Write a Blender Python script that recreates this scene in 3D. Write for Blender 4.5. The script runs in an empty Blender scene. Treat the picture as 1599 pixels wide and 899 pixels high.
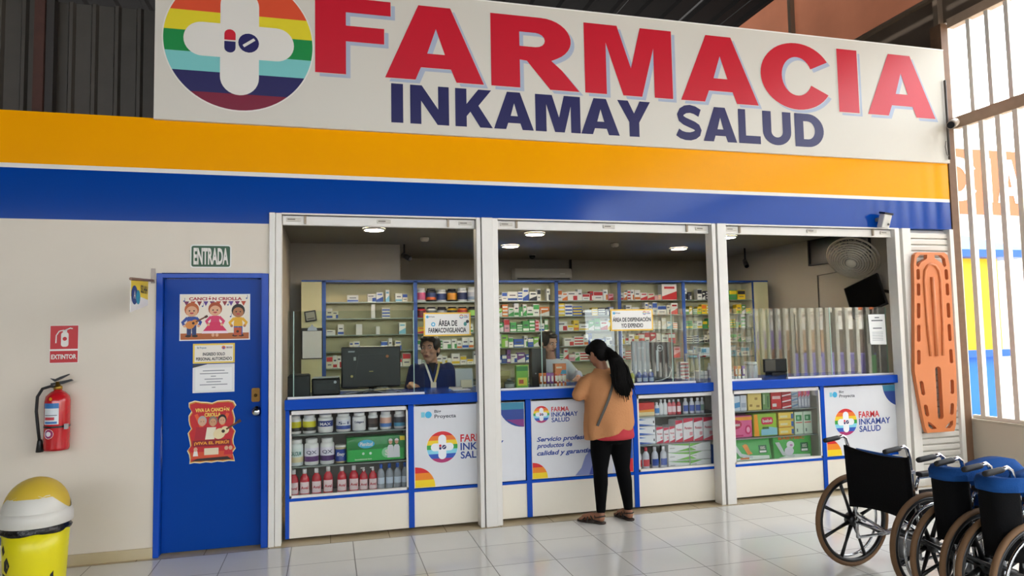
import bpy, bmesh, math, random
from mathutils import Vector, Matrix
from mathutils.geometry import tessellate_polygon

# ------------------------------------------------------------------ camera, sky, light
S = bpy.context.scene
COL = S.collection
def camera_setup():
    yaw, pitch, roll = 0.2609851, 0.0660396, -0.0196143
    cy, sy, cp, sp = math.cos(yaw), math.sin(yaw), math.cos(pitch), math.sin(pitch)
    f = Vector((sy*cp, cy*cp, sp)); r = Vector((cy, -sy, 0)); u = r.cross(f)
    r2 = math.cos(roll)*r + math.sin(roll)*u; u2 = -math.sin(roll)*r + math.cos(roll)*u
    m = Matrix(((r2.x, u2.x, -f.x, 1.73911), (r2.y, u2.y, -f.y, -5.62535), (r2.z, u2.z, -f.z, 1.57480), (0, 0, 0, 1)))
    c = bpy.data.cameras.new('camera'); o = bpy.data.objects.new('camera', c); COL.objects.link(o)
    c.sensor_width = 36; c.lens = 24.1945; c.clip_start = 0.05; c.clip_end = 300
    o.matrix_world = m; S.camera = o
camera_setup()
SKY = 4.8; SUN = 4.0; EXPOSURE = 0.68
w = bpy.data.worlds.new('sky'); S.world = w; w.use_nodes = True
bg = w.node_tree.nodes['Background']; bg.inputs[0].default_value = (0.90, 0.95, 1.0, 1); bg.inputs[1].default_value = SKY
sun = bpy.data.lights.new('sun', 'SUN'); sun.energy = SUN; sun.angle = 0.02; sun.color = (1, .95, .86)
so = bpy.data.objects.new('sun', sun); COL.objects.link(so)
so.rotation_euler = Vector((0.7, -0.45, -1)).to_track_quat('-Z', 'Y').to_euler(); so.location = (0, 0, 20)
S.view_settings.view_transform = 'Standard'; S.view_settings.look = 'None'
S.view_settings.exposure = EXPOSURE; S.view_settings.gamma = 1; S.view_settings.use_curve_mapping = False
S.cycles.use_denoising = True
S.cycles.max_bounces = 8; S.cycles.transparent_max_bounces = 16
S.cycles.sample_clamp_indirect = 6

# ------------------------------------------------------------------ materials
def lin(h):
    c = [int(h[i:i+2], 16)/255 for i in (0, 2, 4)]
    return tuple(((x+.055)/1.055)**2.4 if x > .04045 else x/12.92 for x in c)+(1,)
MATS = {}
def M(h, rough=.5, metal=0, spec=.5, emit=0, noise=0, scale=8, bump=0, coat=0):
    """plain procedural material from a hex colour, with optional mottling and bump"""
    k = (h, rough, metal, spec, emit, noise, scale, bump, coat)
    if k in MATS: return MATS[k]
    m = bpy.data.materials.new('mat_'+h); m.use_nodes = True; nt = m.node_tree; b = nt.nodes['Principled BSDF']
    b.inputs['Base Color'].default_value = lin(h); b.inputs['Roughness'].default_value = rough
    b.inputs['Metallic'].default_value = metal; b.inputs['Specular IOR Level'].default_value = spec
    b.inputs['Coat Weight'].default_value = coat; b.inputs['Coat Roughness'].default_value = .08
    if emit:
        b.inputs['Emission Color'].default_value = lin(h); b.inputs['Emission Strength'].default_value = emit
    if noise or bump:
        tc = nt.nodes.new('ShaderNodeTexCoord'); n = nt.nodes.new('ShaderNodeTexNoise')
        n.inputs['Scale'].default_value = scale; n.inputs['Detail'].default_value = 5
        nt.links.new(tc.outputs['Object'], n.inputs['Vector'])
        if noise:
            hsv = nt.nodes.new('ShaderNodeHueSaturation'); hsv.inputs['Color'].default_value = lin(h)
            mr = nt.nodes.new('ShaderNodeMapRange')
            mr.inputs[3].default_value = 1-noise; mr.inputs[4].default_value = 1+noise
            nt.links.new(n.outputs['Fac'], mr.inputs[0]); nt.links.new(mr.outputs[0], hsv.inputs['Value'])
            nt.links.new(hsv.outputs[0], b.inputs['Base Color'])
        if bump:
            bp = nt.nodes.new('ShaderNodeBump'); bp.inputs['Strength'].default_value = bump; bp.inputs['Distance'].default_value = .01
            nt.links.new(n.outputs['Fac'], bp.inputs['Height']); nt.links.new(bp.outputs[0], b.inputs['Normal'])
    MATS[k] = m; return m
def glass(name, tint=(1, 1, 1, 1), refl=1.0, ior=1.5):
    m = bpy.data.materials.new(name); m.use_nodes = True; nt = m.node_tree
    for n in list(nt.nodes):
        if n.type != 'OUTPUT_MATERIAL': nt.nodes.remove(n)
    out = nt.nodes['Material Output']; t = nt.nodes.new('ShaderNodeBsdfTransparent'); g = nt.nodes.new('ShaderNodeBsdfGlossy')
    fr = nt.nodes.new('ShaderNodeFresnel'); mx = nt.nodes.new('ShaderNodeMixShader'); mu = nt.nodes.new('ShaderNodeMath')
    mu.operation = 'MULTIPLY'; mu.inputs[1].default_value = refl; mu.use_clamp = True
    t.inputs[0].default_value = tint; g.inputs['Roughness'].default_value = 0.0; fr.inputs[0].default_value = ior
    nt.links.new(fr.outputs[0], mu.inputs[0]); nt.links.new(mu.outputs[0], mx.inputs[0])
    nt.links.new(t.outputs[0], mx.inputs[1]); nt.links.new(g.outputs[0], mx.inputs[2]); nt.links.new(mx.outputs[0], out.inputs[0])
    return m
GLASS = glass('clear_glass', (.93, .97, .95, 1), .9); CASEGLASS = glass('case_glass', (.97, .98, .98, 1), .6)
EDGE = M('7fae9c', .15); 
def plastic(name, h, clear):
    m = bpy.data.materials.new(name); m.use_nodes = True; nt = m.node_tree; b = nt.nodes['Principled BSDF']; b.inputs['Base Color'].default_value = lin(h); b.inputs['Roughness'].default_value = .2
    t = nt.nodes.new('ShaderNodeBsdfTransparent'); mx = nt.nodes.new('ShaderNodeMixShader'); mx.inputs[0].default_value = clear
    nt.links.new(b.outputs[0], mx.inputs[1]); nt.links.new(t.outputs[0], mx.inputs[2]); nt.links.new(mx.outputs[0], nt.nodes['Material Output'].inputs[0]); return m
BOTTLECLEAR = plastic('clear_plastic', 'c4ccd2', .45); MILKY = plastic('milky_plastic', 'dfe3ea', .15)
def tile_mat(name, x0, y0, t, ca, cg, strip=None, rough=.12):
    """square glossy tiles with thin joints, worked out from object coordinates"""
    m = bpy.data.materials.new(name); m.use_nodes = True; nt = m.node_tree; b = nt.nodes['Principled BSDF']; N = nt.nodes.new; L = nt.links.new
    tc = N('ShaderNodeTexCoord'); sx = N('ShaderNodeSeparateXYZ'); L(tc.outputs['Object'], sx.inputs[0])
    def mth(op, a, b2=None):
        n = N('ShaderNodeMath'); n.operation = op
        for i, q in enumerate((a, b2)):
            if q is None: continue
            if isinstance(q, (int, float)): n.inputs[i].default_value = q
            else: L(q, n.inputs[i])
        return n.outputs[0]
    def line(o, off):
        u = mth('DIVIDE', mth('SUBTRACT', o, off), t)
        d = mth('ABSOLUTE', mth('SUBTRACT', mth('FRACT', u), .5))
        return mth('GREATER_THAN', d, .5-.007), mth('FLOOR', u)
    lx, ix = line(sx.outputs[0], x0); ly, iy = line(sx.outputs[1], y0)
    g = mth('MAXIMUM', lx, ly)
    wn = N('ShaderNodeTexWhiteNoise'); wn.noise_dimensions = '2D'; cv = N('ShaderNodeCombineXYZ'); L(ix, cv.inputs[0]); L(iy, cv.inputs[1]); L(cv.outputs[0], wn.inputs['Vector'])
    ns = N('ShaderNodeTexNoise'); ns.inputs['Scale'].default_value = 2.2; ns.inputs['Detail'].default_value = 6; L(tc.outputs['Object'], ns.inputs['Vector'])
    val = mth('ADD', mth('ADD', .90, mth('MULTIPLY', wn.outputs['Value'], .05)), mth('MULTIPLY', ns.outputs['Fac'], .12))
    h = N('ShaderNodeHueSaturation'); h.inputs['Color'].default_value = lin(ca); L(val, h.inputs['Value'])
    mx = N('ShaderNodeMix'); mx.data_type = 'RGBA'; L(g, mx.inputs[0]); L(h.outputs[0], mx.inputs[6]); mx.inputs[7].default_value = lin(cg)
    L(mx.outputs[2], b.inputs['Base Color'])
    r = mth('ADD', mth('MULTIPLY', g, .5), mth('ADD', rough-.03, mth('MULTIPLY', ns.outputs['Fac'], .08))); L(r, b.inputs['Roughness'])
    b.inputs['Specular IOR Level'].default_value = .6
    return m
WHITE = M('e6e2da', .45); WALLP = M('e2d8c8', .55, noise=.03, scale=3); POSTW = M('e6e2da', .35, noise=.03, scale=14)
BLUE = M('02409a', .13, spec=.28, noise=.04, scale=2); CBLUE = M('0848b4', .25, spec=.2); DOORB = M('03409a', .3, spec=.12, noise=.03, scale=5)
YELLOW = M('f7a600', .2, spec=.12, noise=.03, scale=2); BLACK = M('0b0b0c', .45); DKGREY = M('26272a', .5); GREY = M('8d8f90', .45)
CHROME = M('c9ccd0', .18, 1); STEEL = M('9a9ca0', .35, 1); PAPER = M('eeeeec', .7); RUST = M('5a3d30', .7, noise=.3, scale=18)
RED = M('c8102a', .4); NAVY = M('1b1a55', .4); RUBBER = M('1a1816', .8)

# ------------------------------------------------------------------ mesh builder
def circ(cx, cz, rx, rz=None, n=32, a0=0, a1=2*math.pi):
    rz = rx if rz is None else rz
    full = abs(a1-a0-2*math.pi) < 1e-6
    k = n if full else n+1
    return [(cx+rx*math.cos(a0+(a1-a0)*i/n), cz+rz*math.sin(a0+(a1-a0)*i/n)) for i in range(k)]
def rect(x0, z0, x1, z1): return [(x0, z0), (x1, z0), (x1, z1), (x0, z1)]
def rrect(x0, z0, x1, z1, r, n=5):
    p = []
    for cx, cz, a in ((x1-r, z1-r, 0), (x0+r, z1-r, 90), (x0+r, z0+r, 180), (x1-r, z0+r, 270)):
        for i in range(n+1):
            t = math.radians(a+90*i/n); p.append((cx+r*math.cos(t), cz+r*math.sin(t)))
    return p
def ribbon(pts, h):
    L, R = [], []
    for i, p in enumerate(pts):
        a = Vector(pts[max(0, i-1)]); b = Vector(pts[min(len(pts)-1, i+1)]); d = (b-a).normalized(); n = Vector((-d.y, d.x))*h
        L.append((p[0]+n.x, p[1]+n.y)); R.append((p[0]-n.x, p[1]-n.y))
    return L+R[::-1]
TXT = {}
def text_geo(s, bold=0.0, shear=0.0):
    k = (s, bold, shear)
    if k in TXT: return TXT[k]
    c = bpy.data.curves.new('lettering_curve', 'FONT'); c.body = s; c.offset = bold; c.shear = shear; c.resolution_u = 3; c.fill_mode = 'FRONT'
    o = bpy.data.objects.new('lettering_curve', c); COL.objects.link(o)
    dg = bpy.context.evaluated_depsgraph_get(); dg.update()
    me = bpy.data.meshes.new_from_object(o.evaluated_get(dg))
    V = [(v.co.x, v.co.y) for v in me.vertices]; F = [tuple(p.vertices) for p in me.polygons]
    bpy.data.objects.remove(o); bpy.data.curves.remove(c); bpy.data.meshes.remove(me)
    xs = [v[0] for v in V]; ys = [v[1] for v in V]
    TXT[k] = (V, F, min(xs), max(xs), min(ys), max(ys)); return TXT[k]
class MB:
    def __init__(s): s.v, s.f, s.mi, s.mats, s.sm = [], [], [], [], []
    def _m(s, m):
        if m not in s.mats: s.mats.append(m)
        return s.mats.index(m)
    def add(s, vs, fs, m, smooth=False):
        b = len(s.v); i = s._m(m); s.v += [tuple(v) for v in vs]
        for f in fs: s.f.append(tuple(b+q for q in f)); s.mi.append(i); s.sm.append(smooth)
        return s
    def box(s, x0, y0, z0, x1, y1, z1, m):
        v = [(x, y, z) for z in (z0, z1) for y in (y0, y1) for x in (x0, x1)]
        return s.add(v, [(0, 2, 3, 1), (4, 5, 7, 6), (0, 1, 5, 4), (2, 6, 7, 3), (0, 4, 6, 2), (1, 3, 7, 5)], m)
    def flat(s, polys, m, y=0.0, fr=None):
        """polygon with optional holes lying in the plane y (or in the frame fr)"""
        if not isinstance(polys[0][0], (tuple, list)): polys = [polys]
        P = [q for p in polys for q in p]
        T = tessellate_polygon([[Vector((a, b, 0)) for a, b in p] for p in polys])
        fr = fr or (lambda u, v: (u, y, v))
        return s.add([fr(a, b) for a, b in P], [t for t in T], m)
    def prism(s, polys, y0, y1, m, axis='y', side=None):
        if not isinstance(polys[0][0], (tuple, list)): polys = [polys]
        P = [q for p in polys for q in p]; n = len(P)
        T = tessellate_polygon([[Vector((a, b, 0)) for a, b in p] for p in polys])
        mp = {'y': lambda a, b, t: (a, t, b), 'x': lambda a, b, t: (t, a, b), 'z': lambda a, b, t: (a, b, t)}[axis]
        v = [mp(a, b, y0) for a, b in P]+[mp(a, b, y1) for a, b in P]
        s.add(v, [tuple(t) for t in T]+[tuple(q+n for q in t[::-1]) for t in T], m)
        b = 0; F = []
        for p in polys:
            k = len(p); F += [(b+i, b+(i+1) % k, n+b+(i+1) % k, n+b+i) for i in range(k)]; b += k
        return s.add(v, F, side or m)
    def tube(s, path, r, m, n=8, closed=False, smooth=True):
        P = [Vector(p) for p in path]; k = len(P); rr = r if isinstance(r, (list, tuple)) else [r]*k
        vs = []; prev = None
        for i, p in enumerate(P):
            a = P[(i-1) % k] if (closed or i > 0) else p; b = P[(i+1) % k] if (closed or i < k-1) else p
            d = (b-a); d = d.normalized() if d.length > 1e-9 else Vector((0, 0, 1))
            if prev is None:
                up = Vector((0, 0, 1)) if abs(d.z) < .9 else Vector((1, 0, 0)); x = d.cross(up).normalized()
            else: x = (prev-d*prev.dot(d)); x = x.normalized() if x.length > 1e-6 else d.orthogonal().normalized()
            prev = x; y = d.cross(x)
            for j in range(n):
                t = 2*math.pi*j/n; vs.append(p+(x*math.cos(t)+y*math.sin(t))*rr[i])
        F = [(i*n+j, i*n+(j+1) % n, ((i+1) % k)*n+(j+1) % n, ((i+1) % k)*n+j) for i in range(k if closed else k-1) for j in range(n)]
        s.add(vs, F, m, smooth)
        if not closed:
            s.add(vs[:n], [tuple(range(n))[::-1]], m); s.add(vs[-n:], [tuple(range(n))], m)
        return s
    def lathe(s, prof, m, c=(0, 0, 0), n=20, axis='z', smooth=True, seg=None, cap=True):
        """profile [(radius, height)]; seg gives a material per profile step"""
        vs = []
        for r, h in prof:
            for j in range(n):
                t = 2*math.pi*j/n; a, b = r*math.cos(t), r*math.sin(t)
                q = {'z': (a, b, h), 'y': (a, h, b), 'x': (h, a, b)}[axis]
                vs.append((c[0]+q[0], c[1]+q[1], c[2]+q[2]))
        for i in range(len(prof)-1):
            F = [(i*n+j, i*n+(j+1) % n, (i+1)*n+(j+1) % n, (i+1)*n+j) for j in range(n)]
            vv = [vs[q] for f in F for q in f]
            s.add(vs[i*n:(i+2)*n], [(j, (j+1) % n, n+(j+1) % n, n+j) for j in range(n)], seg[i] if seg else m, smooth)
        if cap:
            if prof[0][0] > 1e-5: s.add(vs[:n], [tuple(range(n))[::-1]], seg[0] if seg else m)
            if prof[-1][0] > 1e-5: s.add(vs[-n:], [tuple(range(n))], seg[-1] if seg else m)
        return s
    def ell(s, c, r, m, n=16, k=10, mat=None):
        vs = []
        for i in range(k+1):
            a = math.pi*i/k-math.pi/2
            for j in range(n):
                t = 2*math.pi*j/n; p = Vector((r[0]*math.cos(a)*math.cos(t), r[1]*math.cos(a)*math.sin(t), r[2]*math.sin(a)))
                if mat: p = mat @ p
                vs.append(Vector(c)+p)
        return s.add(vs, [(i*n+j, i*n+(j+1) % n, (i+1)*n+(j+1) % n, (i+1)*n+j) for i in range(k) for j in range(n)], m, True)
    def loft(s, rings, m, smooth=True, caps=True):
        """rings of equal point count"""
        n = len(rings[0]); vs = [p for r in rings for p in r]
        s.add(vs, [(i*n+j, i*n+(j+1) % n, (i+1)*n+(j+1) % n, (i+1)*n+j) for i in range(len(rings)-1) for j in range(n)], m, smooth)
        if caps: s.add(rings[0], [tuple(range(n))[::-1]], m); s.add(rings[-1], [tuple(range(n))], m)
        return s
    def text(s, t, x0, z0, x1, z1, m, y=0.0, bold=.02, shear=0, fr=None):
        V, F, a, b, c, d = text_geo(t, bold, shear); fr = fr or (lambda u, v: (u, y, v))
        return s.add([fr(x0+(p[0]-a)/(b-a)*(x1-x0), z0+(p[1]-c)/(d-c)*(z1-z0)) for p in V], F, m)
    def move(s, mat, start=0):
        s.v = s.v[:start]+[tuple(mat @ Vector(v)) for v in s.v[start:]]; return s
    def build(s, name, parent=None, bevel=0, seg=2, normals=True, remesh=0, smooth=0, sub=0, flatten=False, weld=True):
        org = Vector((0, 0, 0)); p = parent
        if parent is not None:
            while p is not None: org += p.location; p = p.parent
        else:
            xs = [v[0] for v in s.v]; ys = [v[1] for v in s.v]; zs = [v[2] for v in s.v]
            org = Vector(((min(xs)+max(xs))/2, (min(ys)+max(ys))/2, min(zs)))
        me = bpy.data.meshes.new(name)
        me.from_pydata([tuple(Vector(v)-org) for v in s.v], [], s.f)
        for m in s.mats: me.materials.append(m)
        me.polygons.foreach_set('material_index', s.mi); me.polygons.foreach_set('use_smooth', s.sm)
        if normals:
            bm = bmesh.new(); bm.from_mesh(me)
            if weld: bmesh.ops.remove_doubles(bm, verts=bm.verts, dist=1e-5)
            bmesh.ops.recalc_face_normals(bm, faces=bm.faces); bm.to_mesh(me); bm.free()
        o = bpy.data.objects.new(name, me); COL.objects.link(o)
        if remesh:
            md = o.modifiers.new('r', 'REMESH'); md.mode = 'VOXEL'; md.voxel_size = remesh; md.use_smooth_shade = True
            if smooth:
                sm = o.modifiers.new('s', 'SMOOTH'); sm.factor = .5; sm.iterations = smooth
            dg = bpy.context.evaluated_depsgraph_get(); me2 = bpy.data.meshes.new_from_object(o.evaluated_get(dg))
            o.modifiers.clear(); o.data = me2; me2.materials.clear()
            for m in s.mats[:1]: me2.materials.append(m)
            for q in me2.polygons: q.use_smooth = True; q.material_index = 0
            bpy.data.meshes.remove(me); me2.name = name
        if bevel:
            b = o.modifiers.new('b', 'BEVEL'); b.width = bevel; b.segments = seg; b.limit_method = 'ANGLE'; b.angle_limit = .7
        if sub:
            o.modifiers.new('ss', 'SUBSURF').render_levels = sub
        if parent is not None: o.parent = parent
        else: o.location = org
        return o
def tag(o, label=None, cat=None, group=None, kind=None):
    for k, v in (('label', label), ('category', cat), ('group', group), ('kind', kind)):
        if v: o[k] = v
    return o
def thing(name, label, cat, loc=(0, 0, 0), group=None):
    o = bpy.data.objects.new(name, None); COL.objects.link(o); o.location = loc; o.empty_display_size = .1
    return tag(o, label, cat, group)
def struct(mb, name, **k): return tag(mb.build(name, **k), kind='structure')
def copy_tree(o, loc=None, rz=None, label=None, group=None, scale=None, parent=None):
    c = o.copy(); COL.objects.link(c); c.parent = parent
    for ch in list(o.children): copy_tree(ch, parent=c)
    if loc is not None: c.location = loc
    if rz is not None: c.rotation_euler = (0, 0, rz)
    if scale is not None: c.scale = scale
    if label: c['label'] = label
    if group: c['group'] = group
    return c
ORD = ['first', 'second', 'third', 'fourth', 'fifth', 'sixth', 'seventh', 'eighth', 'ninth', 'tenth', 'eleventh', 'twelfth', 'thirteenth', 'fourteenth', 'fifteenth', 'sixteenth', 'seventeenth', 'eighteenth', 'nineteenth', 'twentieth']
# ------------------------------------------------------------------ setting: floor, facade, hall
FLOOR = tile_mat('floor_tile', .4158, -.054, .45, 'e4e1d8', '7c786e', rough=.10)
STRIP = tile_mat('floor_strip', .25, -5, .45, 'b9a683', '86765c', rough=.3)
mb = MB(); mb.box(-6, -11, -.1, 8.1, -.054, 0, FLOOR); mb.box(-6, -.054, -.1, 8.1, 4.7, 0, STRIP); struct(mb, 'floor')
# facade: white plaster below, painted bands above
mb = MB()
mb.box(-6, 0, 0, .50, .14, 2.465, WALLP); mb.box(.50, 0, 2.075, 1.295, .14, 2.465, WALLP)
mb.box(-6, 0, 2.465, 1.295, .14, 2.835, BLUE); mb.box(1.295, 0, 2.553, 7.935, .14, 2.835, BLUE)
mb.box(-6, 0, 2.835, 7.935, .14, 2.868, WHITE); mb.box(-6, 0, 2.868, 7.935, .14, 3.253, YELLOW)
struct(mb, 'wall_front')
mb = MB(); mb.box(-6, -.012, 0, .50, .0, .075, M('c4b491', .25, noise=.05)); struct(mb, 'baseboard_front')
# shop front posts
def post(i, spans):
    mb = MB()
    for x0, x1, y0, y1 in spans: mb.box(x0, y0, 0, x1, y1, 2.553, POSTW)
    struct(mb, 'trim_%d' % i, bevel=.004)
post(1, [(1.293, 1.337, -.02, .10), (1.340, 1.386, -.008, .10)])
post(2, [(2.936, 2.972, -.02, .10), (2.972, 2.980, .03, .10), (2.980, 3.078, -.03, .10), (3.078, 3.124, -.012, .10)])
post(3, [(5.152, 5.192, -.02, .10), (5.192, 5.204, .03, .10), (5.204, 5.296, -.03, .10)])
post(4, [(7.207, 7.262, -.015, .10), (7.262, 7.293, .03, .10), (7.293, 7.395, -.02, .10)])
post(5, [(7.885, 7.935, -.02, .10)])
mb = MB()
for a, b in ((1.386, 2.936), (3.124, 5.152), (5.296, 7.207)): mb.box(a, -.015, 2.541, b, .0, 2.553, POSTW)
struct(mb, 'trim_6')
# corner steel post, rusty
mb = MB(); mb.box(7.942, -.01, 0, 8.03, .12, 4.73, M('76573f', .6, noise=.25, scale=14)); mb.box(8.035, .02, 0, 8.075, .12, 4.73, M('cdc8ba', .5, noise=.06, scale=20)); struct(mb, 'trim_7')
# right boundary: low wall, dirty panels above the grille
mb = MB(); mb.box(8.05, -11, 0, 8.2, 4.6, .60, M('cfc6b4', .6, noise=.05, scale=4)); mb.box(8.03, -11, .60, 8.22, .1, .625, M('c2b9a6', .55)); struct(mb, 'wall_right')
PANEL = M('b87456', .6, noise=.35, scale=1.3); PANEL2 = M('6a5a4c', .7, noise=.2, scale=3)
def translucent(m, f):
    nt = m.node_tree; b = nt.nodes['Principled BSDF']; t = nt.nodes.new('ShaderNodeBsdfTranslucent'); mx = nt.nodes.new('ShaderNodeMixShader'); mx.inputs[0].default_value = f
    for l in b.inputs['Base Color'].links: nt.links.new(l.from_socket, t.inputs[0])
    nt.links.new(b.outputs[0], mx.inputs[1]); nt.links.new(t.outputs[0], mx.inputs[2]); nt.links.new(mx.outputs[0], nt.nodes['Material Output'].inputs[0])
translucent(PANEL, .08)
mb = MB(); mb.box(8.12, -11, 4.80, 8.16, 9, 5.12, PANEL2); mb.add([(8.12, -11, 5.12), (8.12, 9, 5.12), (8.12, 9, 6.42), (8.12, -11, 6.42)], [(0, 1, 2, 3)], PANEL)
for y in (-2.3, .14, 2.5, 5.0): mb.box(8.05, y-.03, 4.73, 8.12, y+.03, 6.40, M('7d6a58', .6))
mb.box(8.06, -11, 5.10, 8.12, 9, 5.14, M('7d6a58', .6)); mb.box(8.12, .12, 2.9, 8.16, 9, 4.80, PANEL2)
struct(mb, 'wall_right_upper')
# hall roof: dark ribbed sheets with thin gaps of daylight
ROOF = M('1a1715', .8, spec=.1, noise=.2, scale=3)
mb = MB()
xs = [-6, 5.975, 6.005, 7.05, 7.09, 7.77, 7.79, 8.12]
for a, b in zip(xs[0::2], xs[1::2]):
    mb.box(a, -11, 6.42, b, 9, 6.46, ROOF)
x = -5.9
while x < 8:
    mb.prism([(x, 6.42), (x+.03, 6.37), (x+.09, 6.37), (x+.12, 6.42)], -11, 9, ROOF); x += .42
struct(mb, 'ceiling')
mb = MB(); mb.box(-6, 8.9, 0, 8.14, 9, 6.42, M('3a3430', .8)); struct(mb, 'wall_far')
mb = MB(); mb.box(-6.1, -11, 0, -6, 9, 6.42, M('6f675c', .8)); struct(mb, 'wall_left_added')  # unseen wall, added so the left side of the hall falls darker
mb = MB(); mb.box(-6.1, -11.1, 3.9, 8.2, -11, 6.42, M('3a342e', .8)); mb.box(-6.1, -11.1, 0, 8.2, -11, 2.2, M('6a5a48', .8, noise=.3, scale=.8)); struct(mb, 'wall_rear_added')  # unseen wall, added; open slot shaped to admit daylight without glare on paint and glass
# corrugated sheet and rusty column standing behind the yellow band
SHEET = M('514c46', .55, .3, noise=.18, scale=6)
mb = MB(); p = []; x = -3.2
while x < 2.2:
    p += [(x, .50), (x+.11, .50), (x+.125, .47), (x+.15, .47), (x+.165, .50)]; x += .165
p += [(x, .52), (-3.2, .52)]
mb.prism(p, 2.9, 4.31, SHEET, axis='z'); struct(mb, 'wall_upper')
mb = MB(); mb.box(-.475, .36, 2.9, -.405, .46, 6.4, M('4a2c24', .7, noise=.3, scale=15)); mb.box(-.40, .38, 2.9, -.345, .46, 6.4, M('34302e', .6)); mb.box(-.46, .30, 4.28, -.34, .44, 4.42, M('2a2220', .8)); struct(mb, 'trim_8')
mb = MB(); mb.box(-6, .30, 4.36, 2.4, .40, 4.75, M('151214', .8)); struct(mb, 'trim_9')
# pharmacy room
INW = M('a5a096', .75, noise=.03, scale=2)
mb = MB(); mb.box(1.2, 4.6, 0, 7.95, 4.7, 2.72, INW); struct(mb, 'wall_interior_back')
mb = MB(); mb.box(.9, 3.06, 0, 2.61, 4.6, 2.72, INW); struct(mb, 'wall_interior_block')
mb = MB(); mb.box(1.19, .14, 0, 1.293, 3.06, 2.72, INW); struct(mb, 'wall_interior_left')
mb = MB(); mb.box(7.85, .14, 0, 7.95, 4.6, 2.72, INW); mb.box(7.60, .14, 0, 7.85, .2, 2.72, INW); struct(mb, 'wall_interior_right')
mb = MB(); mb.box(.9, .14, 2.72, 7.95, 4.7, 2.80, M('8a8578', .8, noise=.05, scale=1.5)); mb.box(1.2, .14, 2.60, 7.95, .2, 2.72, INW); struct(mb, 'ceiling_interior')
# dark window high on the right inner wall
mb = MB(); mb.box(7.83, 1.02, 2.40, 7.849, 2.03, 2.716, M('0c0c0d', .3)); mb.box(7.81, 1.0, 2.38, 7.85, 1.02, 2.716, DKGREY); mb.box(7.81, 2.03, 2.38, 7.85, 2.05, 2.716, DKGREY); mb.box(7.81, 1.0, 2.38, 7.85, 2.05, 2.40, DKGREY); struct(mb, 'window_1')
mb = MB(); mb.tube([(7.84, 1.92, 1.2), (7.84, 1.92, 2.245), (7.84, 1.2, 2.27)], .008, M('6b675f', .6), 6); struct(mb, 'trim_10')
# door
mb = MB()
mb.prism([rect(.50, 0, 1.285, 2.075), rect(.54, -.01, 1.24, 2.04)], -.012, .13, DOORB) if False else None
mb.box(.50, -.012, 0, .54, .13, 2.075, CBLUE); mb.box(1.24, -.012, 0, 1.29, .13, 2.075, CBLUE); mb.box(.54, -.012, 2.04, 1.24, .13, 2.075, CBLUE)
d = struct(mb, 'door_1', bevel=.003)
mb = MB(); mb.box(.543, .05, .012, 1.237, .09, 2.037, DOORB); mb.build('door_leaf', d)
mb = MB(); mb.prism(rrect(1.165, 1.09, 1.225, 1.195, .012)+[], .042, .05, M('7a5a2a', .4, .8, noise=.3, scale=90)); mb.lathe([(.012, 0), (.012, -.012), (.004, -.013)], M('4a3617', .4, .8), (1.195, .042, 1.14), 12, 'y'); mb.build('lock_plate', d)
mb = MB(); mb.lathe([(.038, .05), (.038, .044), (.016, .04), (.014, .012), (.028, .004), (.031, -.012), (.024, -.026), (0, -.03)], CHROME, (1.203, 0, 1.018), 20, 'y'); mb.build('door_knob', d)

# outside ground and street buildings
mb = MB(); mb.box(8.2, -40, -.12, 60, 40, -.02, M('cfc8ba', .8, noise=.05, scale=1)); struct(mb, 'floor_outside')

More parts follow.
